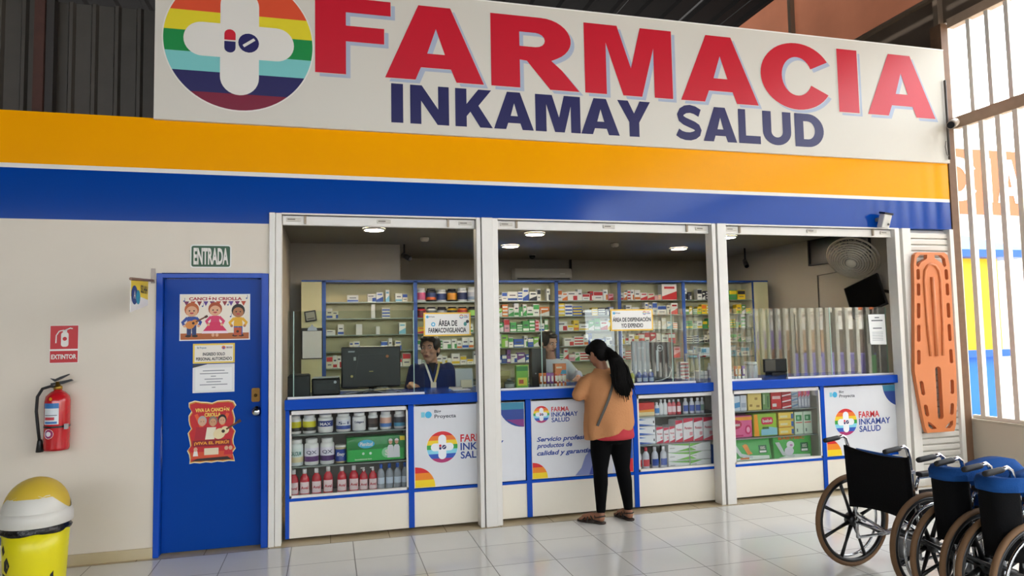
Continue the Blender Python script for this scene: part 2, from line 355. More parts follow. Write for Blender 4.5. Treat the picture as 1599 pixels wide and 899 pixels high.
# ------------------------------------------------------------------ pharmacy sign
def up(poly, x0, x1, z0, z1): return [(x0+a*(x1-x0), z0+b*(z1-z0)) for a, b in poly]
def arcp(cx, cz, rx, rz, a0, a1, n=14): return circ(cx, cz, rx, rz, n, math.radians(a0), math.radians(a1))
G = {
 'F': [[(0, 0), (.40, 0), (.40, .43), (.91, .43), (.91, .635), (.40, .635), (.40, .81), (1, .81), (1, 1), (0, 1)]],
 'A': [[(0, 0), (.30, 0), (.355, .17), (.66, .17), (.715, 0), (1, 0), (.66, 1), (.335, 1)], [(.42, .36), (.60, .36), (.51, .70)]],
 'R': [[(0, 0), (.32, 0), (.32, .39), (.40, .38), (.66, 0), (1, 0), (.80, .28), (.68, .405)]+arcp(.57, .70, .34, .30, -58, 90)+[(0, 1)],
       [(.32, .58), (.32, .78)]+arcp(.50, .68, .11, .10, 90, -90, 8)],
 'M': [[(0, 0), (.24, 0), (.24, .74), (.425, 0), (.64, 0), (.785, .72), (.785, 0), (1, 0), (1, 1), (.635, 1), (.52, .40), (.37, 1), (0, 1)]],
 'C': [arcp(.52, .5, .52, .5, 30, 330, 40)+arcp(.52, .5, .22, .29, 335, 25, 30)],
 'I': [[(0, 0), (1, 0), (1, 1), (0, 1)]],
 'N': [[(0, 0), (.28, 0), (.28, .60), (.70, 0), (1, 0), (1, 1), (.72, 1), (.72, .40), (.30, 1), (0, 1)]],
 'K': [[(0, 0), (.30, 0), (.30, .28), (.40, .40), (.66, 0), (1, 0), (.62, .57), (.97, 1), (.62, 1), (.30, .60), (.30, 1), (0, 1)]],
 'Y': [[(.35, 0), (.65, 0), (.65, .40), (1, 1), (.68, 1), (.5, .65), (.32, 1), (0, 1), (.35, .40)]],
 'L': [[(0, 0), (1, 0), (1, .23), (.33, .23), (.33, 1), (0, 1)]],
 'U': [[(0, 1)]+arcp(.5, .40, .5, .40, 180, 360, 16)+[(1, 1), (.70, 1)]+arcp(.5, .40, .20, .17, 360, 180, 12)+[(.30, 1)]],
 'D': [[(0, 0)]+arcp(.45, .5, .55, .5, -90, 90, 18)+[(0, 1)], [(.30, .23), (.30, .77)]+arcp(.45, .5, .24, .27, 90, -90, 12)],
 'S': [ribbon([(.07, .21), (.20, .14), (.36, .105), (.54, .105), (.70, .145), (.81, .215), (.84, .29), (.80, .365), (.68, .425), (.50, .48), (.33, .535), (.21, .605), (.18, .70), (.24, .80), (.37, .87), (.54, .895), (.72, .865), (.90, .785)], .115)],
}
BANDS = [(1, .70, 'd0202c'), (.70, .40, 'e0502c'), (.40, .11, 'e6d425'), (.11, -.195, '0f8a42'), (-.195, -.467, '7cc8c6'), (-.467, -.764, '201c58'), (-.764, -1, '7c1233')]
BANDS2 = [(1, .72, 'd8262c'), (.72, .43, 'ee7a26'), (.43, .14, 'f2d02c'), (.14, -.14, '39a648'), (-.14, -.43, '86d3e8'), (-.43, -.72, '2a56b8'), (-.72, -1, 'b0306c')]
def logo(mb, cx, cz, R, y, bands=BANDS, step=.0012, white='e6e2da', fr=None):
    F = (lambda d: (lambda u, v: fr(u, v, d))) if fr else (lambda d: (lambda u, v: (u, y-d, v)))
    mb.flat(circ(cx, cz, R*1.02, n=48), M(white, .45), fr=F(0))
    for t, b, h in bands:
        a0, a1 = math.asin(b), math.asin(t)
        right = [(cx+R*math.cos(a0+(a1-a0)*i/8), cz+R*math.sin(a0+(a1-a0)*i/8)) for i in range(9)]
        left = [(2*cx-p[0], p[1]) for p in right[::-1]]
        mb.flat(right+left, M(h, .42), fr=F(step))
    W = M(white, .45)
    mb.flat(rrect(cx-.26*R, cz-.78*R, cx+.26*R, cz+.78*R, .259*R, 8), W, fr=F(2*step)); mb.flat(rrect(cx-.74*R, cz-.245*R, cx+.74*R, cz+.245*R, .244*R, 8), W, fr=F(2.2*step))
    pr, pn = M('cc1830', .4), M('211d5c', .4)
    mb.flat(arcp(cx-.13*R, cz+.10*R, .075*R, .07*R, 0, 180, 8)+[(cx-.205*R, cz+.015*R), (cx-.055*R, cz+.015*R)], pr, fr=F(3.4*step))
    mb.flat(arcp(cx-.13*R, cz-.10*R, .075*R, .07*R, 180, 360, 8)+[(cx-.055*R, cz-.005*R), (cx-.205*R, cz-.005*R)], pn, fr=F(3.4*step))
    mb.flat(circ(cx+.12*R, cz-.01*R, .14*R, n=20), pn, fr=F(3.4*step)); mb.flat(ribbon([(cx+.05*R, cz-.06*R), (cx+.20*R, cz+.05*R)], .02*R), W, fr=F(4.4*step))
SIGNW = M('d9d4c9', .45, spec=.15, noise=.015, scale=2)
sg = thing('pharmacy_sign', 'long white pharmacy sign board with red lettering above the yellow band', 'sign', (4.18, -.02, 3.24))
MB().box(.47, -.035, 3.238, 7.93, -.002, 4.43, SIGNW).box(.47, -.04, 4.425, 7.93, 0, 4.435, M('efece6', .4)).build('board', sg)
mb = MB(); logo(mb, 1.073, 3.885, .545, -.036); tag(mb.build('logo', sg, normals=False), 'round rainbow logo with white cross and pills')
SH = M('a9b4c8', .45); mb = MB()
BIG = [('F', 1.638, 2.239), ('A', 2.19, 3.02), ('R', 3.085, 3.885), ('M', 3.938, 4.797), ('A', 4.879, 5.695), ('C', 5.731, 6.510), ('I', 6.604, 6.842), ('A', 6.944, 7.775)]
for c, a, b in BIG:
    z0, z1 = (3.68, 4.34) if c == 'C' else (3.69, 4.328)
    mb.flat([up(p, a+.035, b+.035, z0-.03, z1-.03) for p in G[c]], SH, -.0362)
    mb.flat([up(p, a-.010, b+.010, z0-.010, z1+.010) for p in G[c]] if c in 'I' else [up(p, a-.004, b+.004, z0-.005, z1+.005) for p in G[c]], SIGNW, -.0372)
    mb.flat([up(p, a, b, z0, z1) for p in G[c]], RED, -.0384)
tag(mb.build('main_lettering', sg, normals=False), 'large red letters reading FARMACIA')
def GL(mb, c, a, b, z0, z1, m, y):
    if c == 'S':
        g = up(G['S'][0], a, b, z0, z1); n = len(g); h = n//2
        for i in range(h-1): mb.flat([g[i], g[i+1], g[n-2-i], g[n-1-i]], m, y)
    else: mb.flat([up(p, a, b, z0, z1) for p in G[c]], m, y)
def lettering2(letters, nm, lab):
    mb = MB()
    for c, a, b in letters: GL(mb, c, a, b, 3.318, 3.645, NAVY, -.0372)
    tag(mb.build(nm, sg, normals=False), lab)
L2 = ([('I', 2.238, 2.335), ('N', 2.393, 2.716), ('K', 2.770, 3.091), ('A', 3.102, 3.455), ('M', 3.472, 3.886), ('A', 3.891, 4.257), ('Y', 4.241, 4.562), ('S', 4.812, 5.090), ('A', 5.096, 5.447), ('L', 5.467, 5.702), ('U', 5.729, 6.041), ('D', 6.083, 6.411)])
lettering2(L2[:7], 'second_lettering', 'smaller dark blue letters reading INKAMAY'); lettering2(L2[7:], 'third_lettering', 'smaller dark blue letters reading SALUD')

# ------------------------------------------------------------------ roller shutters rolled up over the three openings, one closed
def rolled(a, b, label):
    t = thing('roller_shutter', label, 'shutter', ((a+b)/2, .05, 2.46), 'roller shutters over the counter')
    w_ = .075
    m = MB(); m.box(a+.004, .03, 2.462, b-.004, .05, 2.538, POSTW); m.box(a+.004, .02, 2.462, b-.004, .055, 2.468, POSTW); m.build('bottom_bar', t, bevel=.006)
    m = MB(); m.box(a+.002, .06, 2.50, b-.002, .075, 2.550, M('c9c5bb', .5)); m.build('slats', t)
    for x in (a+.03, (a+b)/2-.04, b-.14):
        l = MB(); l.box(x, .018, 2.492, x+.11, .03, 2.522, M('cfc9bd', .4, noise=.1, scale=60)); l.box(x+.01, .014, 2.505, x+.07, .02, 2.511, M('4a3a2c', .6)); l.build('latch', t, bevel=.003)
    for x in (a+.165, b-.24):
        l = MB(); l.box(x, .012, 2.475, x+.018, .03, 2.545, M('a3947f', .5, noise=.2, scale=50)); l.build('hinge', t, bevel=.002)
    return t
rolled(1.386, 2.936, 'rolled up white shutter over the opening nearest the blue door')
rolled(3.124, 5.152, 'rolled up white shutter over the wide middle opening')
rolled(5.296, 7.207, 'rolled up white shutter over the opening with the wall fan')
t = thing('roller_shutter', 'closed narrow white roller shutter behind the orange spine board', 'shutter', (7.63, .02, 0))
mb = MB(); p = []; z = .02
while z < 2.5:
    p += [(.024, z), (.012, z+.006), (.010, z+.040), (.014, z+.052), (.022, z+.051), (.042, z+.053), (.042, z+.0605)]; z += .0625
p += [(.06, 2.545), (.06, .02)]
mb.prism(p, 7.395, 7.885, M('ddd9d0', .4, noise=.04, scale=9), axis='x'); mb.build('slats', t)
mb = MB(); mb.box(7.395, .0, 0.0, 7.885, .035, .07, POSTW); mb.build('bottom_bar', t)

# ------------------------------------------------------------------ counters
DZ = .28
LAM = M('efe7d6', .35, noise=.02, scale=5)
def cabinet(name, label, x0, x1, kind, rail_left=True):
    t = thing(name, label, 'cabinet', ((x0+x1)/2, .40, 0))
    MB().box(x0, .10, .02, x1, .12, .302, LAM).build('lower_panel', t, bevel=.002)
    m = MB(); m.box(x0, .12, .02, x0+.015, .72, 1.01, LAM); m.box(x1-.015, .12, .02, x1, .72, 1.01, LAM); m.box(x0, .68, .02, x1, .70, 1.01, LAM); m.box(x0, .12, .285, x1, .70, .30, LAM); m.build('carcass', t)
    m = MB(); m.box(x0, .092, .302, x1, .12, .326, CBLUE); m.box(x1-.045, .09, .02, x1, .125, 1.01, CBLUE)
    if rail_left: m.box(x0, .09, .02, x0+.03, .125, 1.01, CBLUE)
    m.build('blue_frame', t, bevel=.002)
    return t
def window_frame(t, x0, x1, lv):
    m = MB(); z0, z1 = .326, 1.0
    m.box(x0, .095, z0, x1, .125, z0+.02, POSTW); m.box(x0, .095, z1-.03, x1, .125, z1, POSTW); m.box(x0, .095, z0, x0+.014, .125, z1, POSTW); m.box(x1-.014, .095, z0, x1, .125, z1, POSTW)
    m.build('window_frame', t)
    MB().box(x0+.01, .106, z0+.015, x1-.01, .111, z1-.02, CASEGLASS).build('glass_pane', t)
    for z in lv: MB().box(x0-.0, .15, z-.008, min(x1, 6.34), .45, z, M('8f9a94', .15)).build('inner_shelf', t)
    MB().box(x0, .47, .305, x1, .48, 1.0, M('77756c', .7)).build('back_board', t)
cA = cabinet('display_counter', 'glass fronted counter with red bottles and white tubs left of the pillar', 1.41, 2.411, 'w'); window_frame(cA, 1.441, 2.364, (.555, .806))
cB = cabinet('poster_counter', 'poster fronted counter passing behind the second white pillar', 2.411, 3.410, 'p', False)
cC = cabinet('poster_counter', 'poster fronted counter the customer leans on', 3.410, 4.400, 'p', False)
cD = cabinet('display_counter', 'glass fronted counter with wipes and glove boxes right of the customer', 4.400, 5.338, 'w', False); window_frame(cD, 4.405, 5.30, (.545, .80))
cE = cabinet('display_counter', 'glass fronted counter with nappy packs beside the wheelchairs', 5.340, 6.372, 'w'); window_frame(cE, 5.374, 6.325, (.545, .80))
cF = cabinet('poster_counter', 'poster fronted counter behind the first wheelchair', 6.372, 7.300, 'p', False)
mb = MB(); mb.box(1.405, .05, 1.012, 7.262, .74, 1.092, CBLUE); wt = mb.build('countertop', bevel=.006); tag(wt, 'long blue countertop running across all the counter units', 'countertop')

GP = M('dfe0e3', .25, noise=.05, scale=5)
RB1, RB2, RB3 = M('d9242c', .35), M('f08a20', .35), M('f6d51e', .35)
PB, PRD = M('1c3f94', .4), M('d2222e', .4)
def quarter(mb, x0, z0, R, y):
    for r, h in ((R, RB1), (R*.72, RB2), (R*.40, RB3)): pass
    a = lambda lo, hi: [(x0+math.sqrt(max(0, R*R-(v*R)**2)), z0+v*R) for v in [lo+(hi-lo)*i/8 for i in range(9)]]
    for lo, hi, h in ((0, .36, RB3), (.36, .70, RB2), (.70, .999, RB1)):
        mb.flat(a(lo, hi)+[(x0, z0+hi*R), (x0, z0+lo*R)], h, y)
def proyecta(mb, x0, z1, y, s=1.0):
    mb.flat(circ(x0+.06*s, z1-.035*s, .028*s, n=14), M('3fb0dc', .4), y); mb.flat(rect(x0, z1-.055*s, x0+.03*s, z1-.012*s), M('79c6d8', .4), y)
    mb.text('Big', x0+.11*s, z1-.03*s, x0+.165*s, z1+.002*s, M('3a3d48', .5), y, .02); mb.text('Proyecta', x0+.11*s, z1-.075*s, x0+.29*s, z1-.036*s, M('3a3d48', .5), y, .02)
def brand(mb, x0, z0, x1, z1, y, small=False):
    h = (z1-z0)/3; w_ = x1-x0
    mb.text('FARMA', x0, z0+2*h+.1*h, x0+w_*(.66), z1, PRD, y, .022); mb.text('INKAMAY', x0, z0+h+.1*h, x1, z0+1.98*h, PB, y, .022); mb.text('SALUD', x0, z0+.08*h, x0+w_*.68, z0+.95*h, PB, y, .022)
def posterBF(t, x0, x1, label):
    m = MB(); m.box(x0, .0955, .332, x1, .099, .992, GP); y = .0945
    proyecta(m, x0+.06, .955, y); logo(m, x0+.232, .652, .128, y, BANDS2, .0006, 'eef0f2')
    brand(m, x0+.385, .54, x0+.755, .745, y); quarter(m, x0+.006, .335, .165, y)
    m.flat([(x1-.235, .99)]+[(x1-.02-.21*math.cos(a), .99-.21*math.sin(a)) for a in [math.pi/2*i/10 for i in range(11)]]+[(x1-.004, .78), (x1-.004, .99)], M('23418f', .35), y)
    m.flat([(x1-.235, .99), (x1-.215, .93), (x1-.004, .93), (x1-.004, .99)], M('2f7f9c', .35), y-.0006)
    m.flat([(x1-.16, .845), (x1-.06, .795), (x1-.004, .78), (x1-.004, .845)], M('7a2a78', .35), y-.0006) if 'pillar' in label else None
    tag(m.build('poster', t, normals=False), label)
posterBF(cB, 2.412, 3.355, 'grey poster with the round logo, cut by the pillar')
posterBF(cF, 6.376, 7.29, 'pale poster with the round logo behind the wheelchair')
m = MB(); m.box(3.414, .0955, .332, 4.352, .099, .992, GP); y = .0945
logo(m, 3.506, .876, .072, y, BANDS2, .0006, 'eef0f2'); brand(m, 3.597, .80, 3.84, .935, y)
for s, z, x1 in (('Servicio profesional,', .632, 4.02), ('productos de', .578, 3.78), ('calidad y garantía', .515, 3.95)):
    m.text(s, 3.46, z, x1, z+.052, PB, y, .03, .25)
quarter(m, 3.418, .335, .135, y)
m.flat([(3.80, .335), (3.86, .40), (3.90, .50), (3.99, .58), (4.04, .53), (4.03, .43), (4.08, .335)], M('8a93c4', .4), y); m.flat([(3.93, .335), (3.97, .44), (4.04, .43), (4.08, .335)], M('3f4fa0', .4), y-.0006)
m.flat(rect(4.26, .335, 4.348, .45), PRD, y); m.flat([(4.27, .45), (4.348, .45), (4.348, .80), (4.31, .66), (4.28, .56)], M('2456b4', .4), y); m.flat([(4.15, .335), (4.22, .335), (4.21, .50), (4.17, .50)], M('c9cfe4', .4), y)
tag(m.build('poster', cC, normals=False), 'grey poster with slogan in blue italic letters')

# ------------------------------------------------------------------ glass screens on the countertop
def screen(name, label, x0, x1, z1, notch, rails, joints):
    t = thing(name, label, 'screen', ((x0+x1)/2, .12, 1.092), 'glass screens on the countertop')
    m = MB(); a, b, zt = notch
    P = [(x0, 1.10), (a, 1.10), (a, zt), (b, zt), (b, 1.10), (x1, 1.10), (x1, z1), (x0, z1)]
    m.prism(P, .118, .122, GLASS, side=EDGE); m.build('pane', t, normals=False)
    for p, q in rails: MB().box(p, .108, 1.0925, q, .134, 1.108, M('eceae4', .35)).build('base_rail', t)

    for x in joints: MB().box(x-.003, .1165, 1.108, x+.003, .1235, z1, M('a9c8ba', .2)).build('pane_joint', t)
    return t
screen('glass_screen', 'glass counter screen in front of the black monitor', 1.425, 2.93, 1.785, (2.505, 2.92, 1.285), ((1.425, 2.505),), (1.47, 2.42))
screen('glass_screen', 'glass counter screen in front of the leaning customer', 3.16, 5.10, 1.775, (3.84, 4.35, 1.26), ((3.15, 3.835), (4.355, 5.005)), (3.53, 4.78))
screen('glass_screen', 'glass counter screen reflecting the street bars at the right', 5.38, 7.17, 1.768, (5.70, 5.99, 1.28), ((5.38, 5.70), (5.99, 7.26)), (6.5,))
def hung_sign(name, label, x0, x1, z0, z1, lines, extra=None, border='f2c233', cat='sign', face='f0ede6', y=.108):
    m = MB(); m.box(x0, y, z0, x1, y+.006, z1, M(border, .4)); b = .012
    m.flat(rect(x0+b, z0+b, x1-b, z1-b), M(face, .4), y-.0008)
    for s, a, c, d, e in lines: m.text(s, x0+a*(x1-x0), z0+c*(z1-z0), x0+d*(x1-x0), z0+e*(z1-z0), M('1c1a1c', .5), y-.0016, .03)
    q = lambda a, c: (x0+a*(x1-x0), z0+c*(z1-z0))
    cx, cz = q(.13, .82); m.flat(circ(cx-.02, cz, .012, n=12), M('4aa9d0', .4), y-.0016); m.text('Big Proyecta', cx-.005, cz-.008, cx+.04, cz+.008, M('444a58', .4), y-.0016)
    cx, cz = q(.80, .82)
    for tt, bb, h in BANDS2:
        a0, a1 = math.asin(bb), math.asin(tt); R = .017
        rr = [(cx+R*math.cos(a0+(a1-a0)*i/4), cz+R*math.sin(a0+(a1-a0)*i/4)) for i in range(5)]
        m.flat(rr+[(2*cx-p[0], p[1]) for p in rr[::-1]], M(h, .42), y-.0016)
    m.flat(rect(cx-.005, cz-.012, cx+.005, cz+.012), WHITE, y-.0022); m.flat(rect(cx-.012, cz-.004, cx+.012, cz+.004), WHITE, y-.0022)
    m.text('FARMA', cx+.022, cz+.004, cx+.05, cz+.013, PRD, y-.0016); m.text('INKAMAY', cx+.022, cz-.010, cx+.06, cz+.001, PB, y-.0016)
    if extra: extra(m, q, y-.0016)
    return tag(m.build(name, normals=False), label, cat)
def ex1(m, q, y):
    cx, cz = q(.20, .50); m.flat(circ(cx, cz, .018, n=14), M('4fb4d8', .4), y); m.flat(circ(cx, cz, .009, n=10), M('e8f4f8', .4), y-.0006)
    cx, cz = q(.90, .50); m.flat(circ(cx-.008, cz, .014, .018, n=12), M('3f8f88', .4), y); m.flat(circ(cx+.012, cz+.02, .014, n=12), M('16181c', .4), y-.0006)
hung_sign('area_sign', 'yellow edged sign reading AREA DE FARMACOVIGILANCIA above the pharmacist', 2.503, 2.902, 1.566, 1.762, [('ÁREA DE', .31, .42, .71, .72), ('FARMACOVIGILANCIA', .10, .14, .90, .35)], ex1)
hung_sign('area_sign', 'yellow edged sign reading AREA DE DISPENSACION above the customer', 4.178, 4.592, 1.580, 1.773, [('ÁREA DE DISPENSACIÓN', .05, .42, .95, .66), ('Y/O EXPENDIO', .24, .14, .76, .34)])
m = MB(); m.prism([(6.972, 1.396), (7.157, 1.392), (7.152, 1.695), (6.952, 1.695), (6.963, 1.41)], .1145, .1165, PAPER)
y = .1138
for i, (a, b, z, h) in enumerate([(.35, .65, 1.658, .016), (.12, .88, 1.628, .018), (.2, .8, 1.552, .016)]+[(.14, .86, 1.515-.016*k, .006) for k in range(6)]):
    m.flat(rect(6.965+.18*a, z, 6.965+.18*b, z+h*.6), M('55585e' if i < 3 else '8e9298', .7), y)
tag(m.build('notice', normals=False), 'white printed notice taped to the right glass screen', 'notice')

# ------------------------------------------------------------------ shelving behind the counter
SHB = M('e6dcae', .6, noise=.02, scale=2); SHP = M('e4dfc0', .5); DBLUE = M('1b4692', .4); SGL = M('7f8d7e', .2)
SX = [1.663, 2.735, 3.55, 4.54, 5.41, 6.345, 7.45]
LEV = [1.985, 1.79, 1.595, 1.40, 1.205, 1.01]
BAY = ['bay beside the clipboard', 'bay behind the pharmacist', 'bay left of the white coat', 'bay with the yellow boxes', 'bay behind the computer tower', 'bay left of the third pillar']
for i in range(6):
    a, b = SX[i], SX[i+1]
    t = thing('shelving_unit', 'pale open shelving unit with blue edges, '+BAY[i], 'shelf', ((a+b)/2, 2.9, 0), 'shelving units along the back')
    MB().box(a, 3.02, 0, b, 3.04, 2.22, SHB).build('back_panel', t)
    m = MB(); m.box(a, 2.74, 0, a+.045, 2.755, 2.24, DBLUE); m.box(a+.012, 2.755, 0, a+.03, 3.02, 2.22, SHP); m.build('upright', t)
    if i == 5: m = MB(); m.box(b-.02, 2.74, 0, b-.001, 2.755, 2.24, DBLUE); m.box(b-.018, 2.755, 0, b-.001, 3.02, 2.22, SHP); m.build('upright', t)
    b -= .001
    m = MB(); m.box(a, 2.74, 2.22, b, 3.04, 2.245, DBLUE); m.build('top', t)
    for z in LEV: MB().box(a+.03, 2.77, z-.012, b, 3.02, z, SGL).build('glass_shelf', t)
    MB().box(a+.03, 2.77, 0.0, b, 3.0, .95, SHP).build('base_cupboard', t)
for a, b, l in ((1.432, 1.661, 'plain cream end panel of the shelving behind the clipboard'), (7.456, 7.68, 'plain cream end panel of the shelving left of the wall fan')):
    m = MB(); m.box(a, 2.745, 0, b, 3.02, 2.225, M('e0dcae', .55)); m.box(a, 2.74, 2.225, b, 3.03, 2.245, DBLUE); tag(m.build('end_panel'), l, 'panel')
# boxed medicines: designs share meshes, every box is an object
def med_box(w_, h, d, base, bandc, style):
    m = MB(); m.box(-w_/2, -d/2, 0, w_/2, d/2, h, M(base, .45)); y = -d/2-.0006; B = M(bandc, .45)
    if style == 0: m.flat(rect(-w_/2+.002, .08*h, w_/2-.002, .30*h), B, y); m.flat(rect(-.3*w_, .55*h, .3*w_, .66*h), M('4a4c58', .5), y)
    elif style == 1: m.flat(rect(.05*w_, .05*h, .48*w_, .52*h), B, y); m.flat(rect(-.42*w_, .68*h, .2*w_, .80*h), M('5a5c66', .5), y)
    elif style == 2: m.flat([(-w_/2, .02*h), (w_/2, .02*h), (w_/2, .55*h), (-w_/2, .22*h)], B, y); m.flat(rect(-.35*w_, .70*h, .35*w_, .84*h), B, y-.0004)
    elif style == 3: m.flat(rect(-w_/2+.003, .55*h, w_/2-.003, .92*h), B, y); m.flat(rect(-.3*w_, .25*h, .3*w_, .34*h), M('6a6c74', .5), y)
    else:
        for k in range(3): m.flat(rect(-w_/2+.004, (.12+.3*k)*h, w_/2-.004, (.27+.3*k)*h), B, y)
    return m
CNAME = {'eeeee8': 'white', 'e6e2cc': 'cream', 'e8c828': 'yellow', '3f9a4c': 'green', 'c2282e': 'red', 'e07a2c': 'orange', '2a52a8': 'blue', '1c1e2a': 'black', 'e8a8b4': 'pink', '7cbcd4': 'pale blue', '7a4c92': 'violet', '8cc84c': 'lime green'}
protos = {}
def place_box(x, y, z, w_, h, d, base, band_, style, label, group, name='medicine_box', cat='box', rz=0):
    k = (name, base, band_, style)
    if k not in protos:
        o = med_box(.1, .1, .1, base, band_, style).build(name, normals=False); protos[k] = o; first = True
        o.location = (0, 0, 0)
    else:
        o = protos[k].copy(); COL.objects.link(o)
    o.location = (x, y, z); o.scale = (w_/.1, d/.1, h/.1); o.rotation_euler = (0, 0, rz)
    return tag(o, label, cat, group)
W_, CR, YE, GR, RE, OR, BL, BK, PK, PBL, VI, LG = list(CNAME)
STY = [  # per bay: top row .. bottom row: weighted (base, band) choices
 [[(W_, PBL), (W_, BL), (W_, W_), (CR, BL)]]*4+[[(W_, RE), (CR, RE), (W_, W_)]],
 [None, None, [(W_, GR), (W_, BL), (YE, RE)], [(W_, GR), (W_, OR), (W_, BL)], [(W_, GR), (W_, YE), (W_, W_)]],
 [[(W_, GR), (W_, BK), (W_, BL)], [(GR, W_), (W_, GR), (OR, W_), (LG, W_)], [(W_, BL), (GR, W_), (PK, RE), (W_, RE)], [(W_, GR), (BL, W_), (W_, BL), (LG, W_)], [(BL, W_), (W_, GR), (VI, W_), (W_, BL)]],
 [[(W_, RE), (RE, W_), (W_, OR), (W_, W_), (PK, RE)], [(BL, W_), (W_, BL), (BK, W_), (BL, YE), (YE, W_)], [(W_, RE), (PK, RE), (YE, OR), (GR, W_), (W_, YE)], [(W_, OR), (W_, BK), (BL, W_), (W_, RE)], [(W_, BK), (W_, GR), (W_, RE), (PK, W_)]],
 [[(W_, RE), (W_, RE), (W_, OR), (CR, RE)], [(W_, BK), (W_, BL), (CR, BK), (W_, RE)], [(W_, PBL), (CR, W_), (W_, W_), (W_, OR)], [(RE, W_), (W_, W_), (CR, YE), (W_, RE)], [(RE, W_), (W_, RE), (PK, RE)]],
 [[(BK, W_), (W_, BK), (BL, W_)], [(YE, LG), (YE, W_), (GR, W_), (YE, OR)], [(YE, GR), (W_, YE), (GR, YE), (W_, GR)], [(CR, BK), (W_, BK), (CR, GR)], [(W_, PBL), (PBL, W_), (RE, W_), (W_, GR)]],
]
RW = ['top', 'second', 'third', 'fourth', 'lowest']
rng = random.Random(11)
for bi in range(6):
    for ri in range(5):
        st = STY[bi][ri]
        if st is None: continue
        x = SX[bi]+.05; k = 0; xe = SX[bi+1]-.01
        if bi == 0 and ri < 4: fill = .55
        else: fill = .96
        if bi == 4 and ri == 0: xe -= .24
        if bi == 5 and ri == 0: xe = 7.08
        while True:
            w_ = rng.choice([.045, .06, .07, .08, .10, .13]); h = rng.uniform(.095, .17)
            if rng.random() < .2: h *= .6
            if w_ > .1: h = min(h, .12)
            if x+w_ > xe: break
            if rng.random() < fill:
                bs, bd = rng.choice(st); k += 1
                lab = '%s medicine box, %s from left, %s row, %s' % (CNAME[bs], ORD[min(k-1, 19)], RW[ri], BAY[bi])
                place_box(x+w_/2, 2.85, LEV[ri]+.001, w_, h, .09, bs, bd, rng.randrange(5), lab, 'medicine boxes on the back shelves', rz=0)
            x += w_+rng.choice([.004, .005, .009, .03 if fill < .8 else .006])
big = place_box(6.19, 2.86, LEV[0]+.001, .22, .215, .12, W_, RE, 2, 'large white and red carton on the top row behind the area sign', 'medicine boxes on the back shelves')
for k, (b1, b2) in enumerate(((GR, YE), (YE, BK))):
    place_box(7.16+.13*k, 2.84, LEV[0]+.001, .12, .13, .09, b1, b2, 3, ['green carton', 'yellow carton'][k]+' on the top row right of the third pillar', 'medicine boxes on the back shelves')
# supplement jars behind the pharmacist
def jar_proto(name, r, h, body, lab, lid, lab2=None):
    t = thing(name, 'jar', 'jar')
    m = MB(); m.lathe([(r*.92, 0), (r, .004), (r, h*.74), (r*.94, h*.80), (r*.72, h*.84), (r*.72, h*.86)], M(body, .3), n=18); m.build('body', t)
    m = MB(); m.lathe([(r*1.012, h*.14), (r*1.012, h*.66)], M(lab, .4), n=18, cap=False)
    if lab2: m.lathe([(r*1.02, h*.14), (r*1.02, h*.34)], M(lab2, .4), n=18, cap=False)
    m.build('label_band', t)
    m = MB(); m.lathe([(r*.80, h*.85), (r*.82, h*.86), (r*.82, h*.98), (r*.78, h)], M(lid, .35), n=18); m.build('lid', t)
    return t
def paint_text(t, s, r, z0, z1, m, half=.6, y0=0):
    """lettering wrapped round a jar's front"""
    g = MB(); g.text(s, -half, z0, half, z1, m, bold=.03, fr=lambda u, v: (r*math.sin(u), -r*math.cos(u)+y0, v)); g.build('lettering', t, normals=False)
JR = [('eeeee8', 'c85a86', 'eeeee8', None), ('20222c', '3a4a7c', '1a1a1e', 'e06a2c'), ('eeeee8', '23386c', 'eeeee8', None), ('2a2a2c', 'e0982a', '18181a', None), ('eeeee8', '202c58', 'eeeee8', None), ('eeeee8', 'c8c8cc', 'eeeee8', '8a9ab0')]
for ri in range(2):
    for k in range(6):
        c = JR[(k+ri*2) % 6] if ri == 0 else [('c22838', '6a1a24', '1a1a1e', None), ('eeeee8', '8a8c90', '202024', None), ('2a2a30', 'c0c0c8', '1a1a1c', None), ('e8c030', '1c1c20', '1a1a1c', None), ('e07a2c', 'c2282e', '202020', None), ('2a2a2c', '8cc84c', '18181a', None)][k]
        t = jar_proto('supplement_jar', .062, (.17, .165, .15, .16, .17, .18)[k] if ri == 0 else .13, *c)
        t.location = (2.838+.130*k, 2.87, LEV[ri]+.001); n = {'eeeee8': 'white', '20222c': 'dark', '2a2a2c': 'black', 'c22838': 'red', '2a2a30': 'charcoal', 'e8c030': 'yellow', 'e07a2c': 'orange'}[c[0]]
        tag(t, '%s supplement jar, %s from the left on the %s row behind the pharmacist' % (n, ORD[k], RW[ri]), 'jar', 'supplement jars on the back shelves')
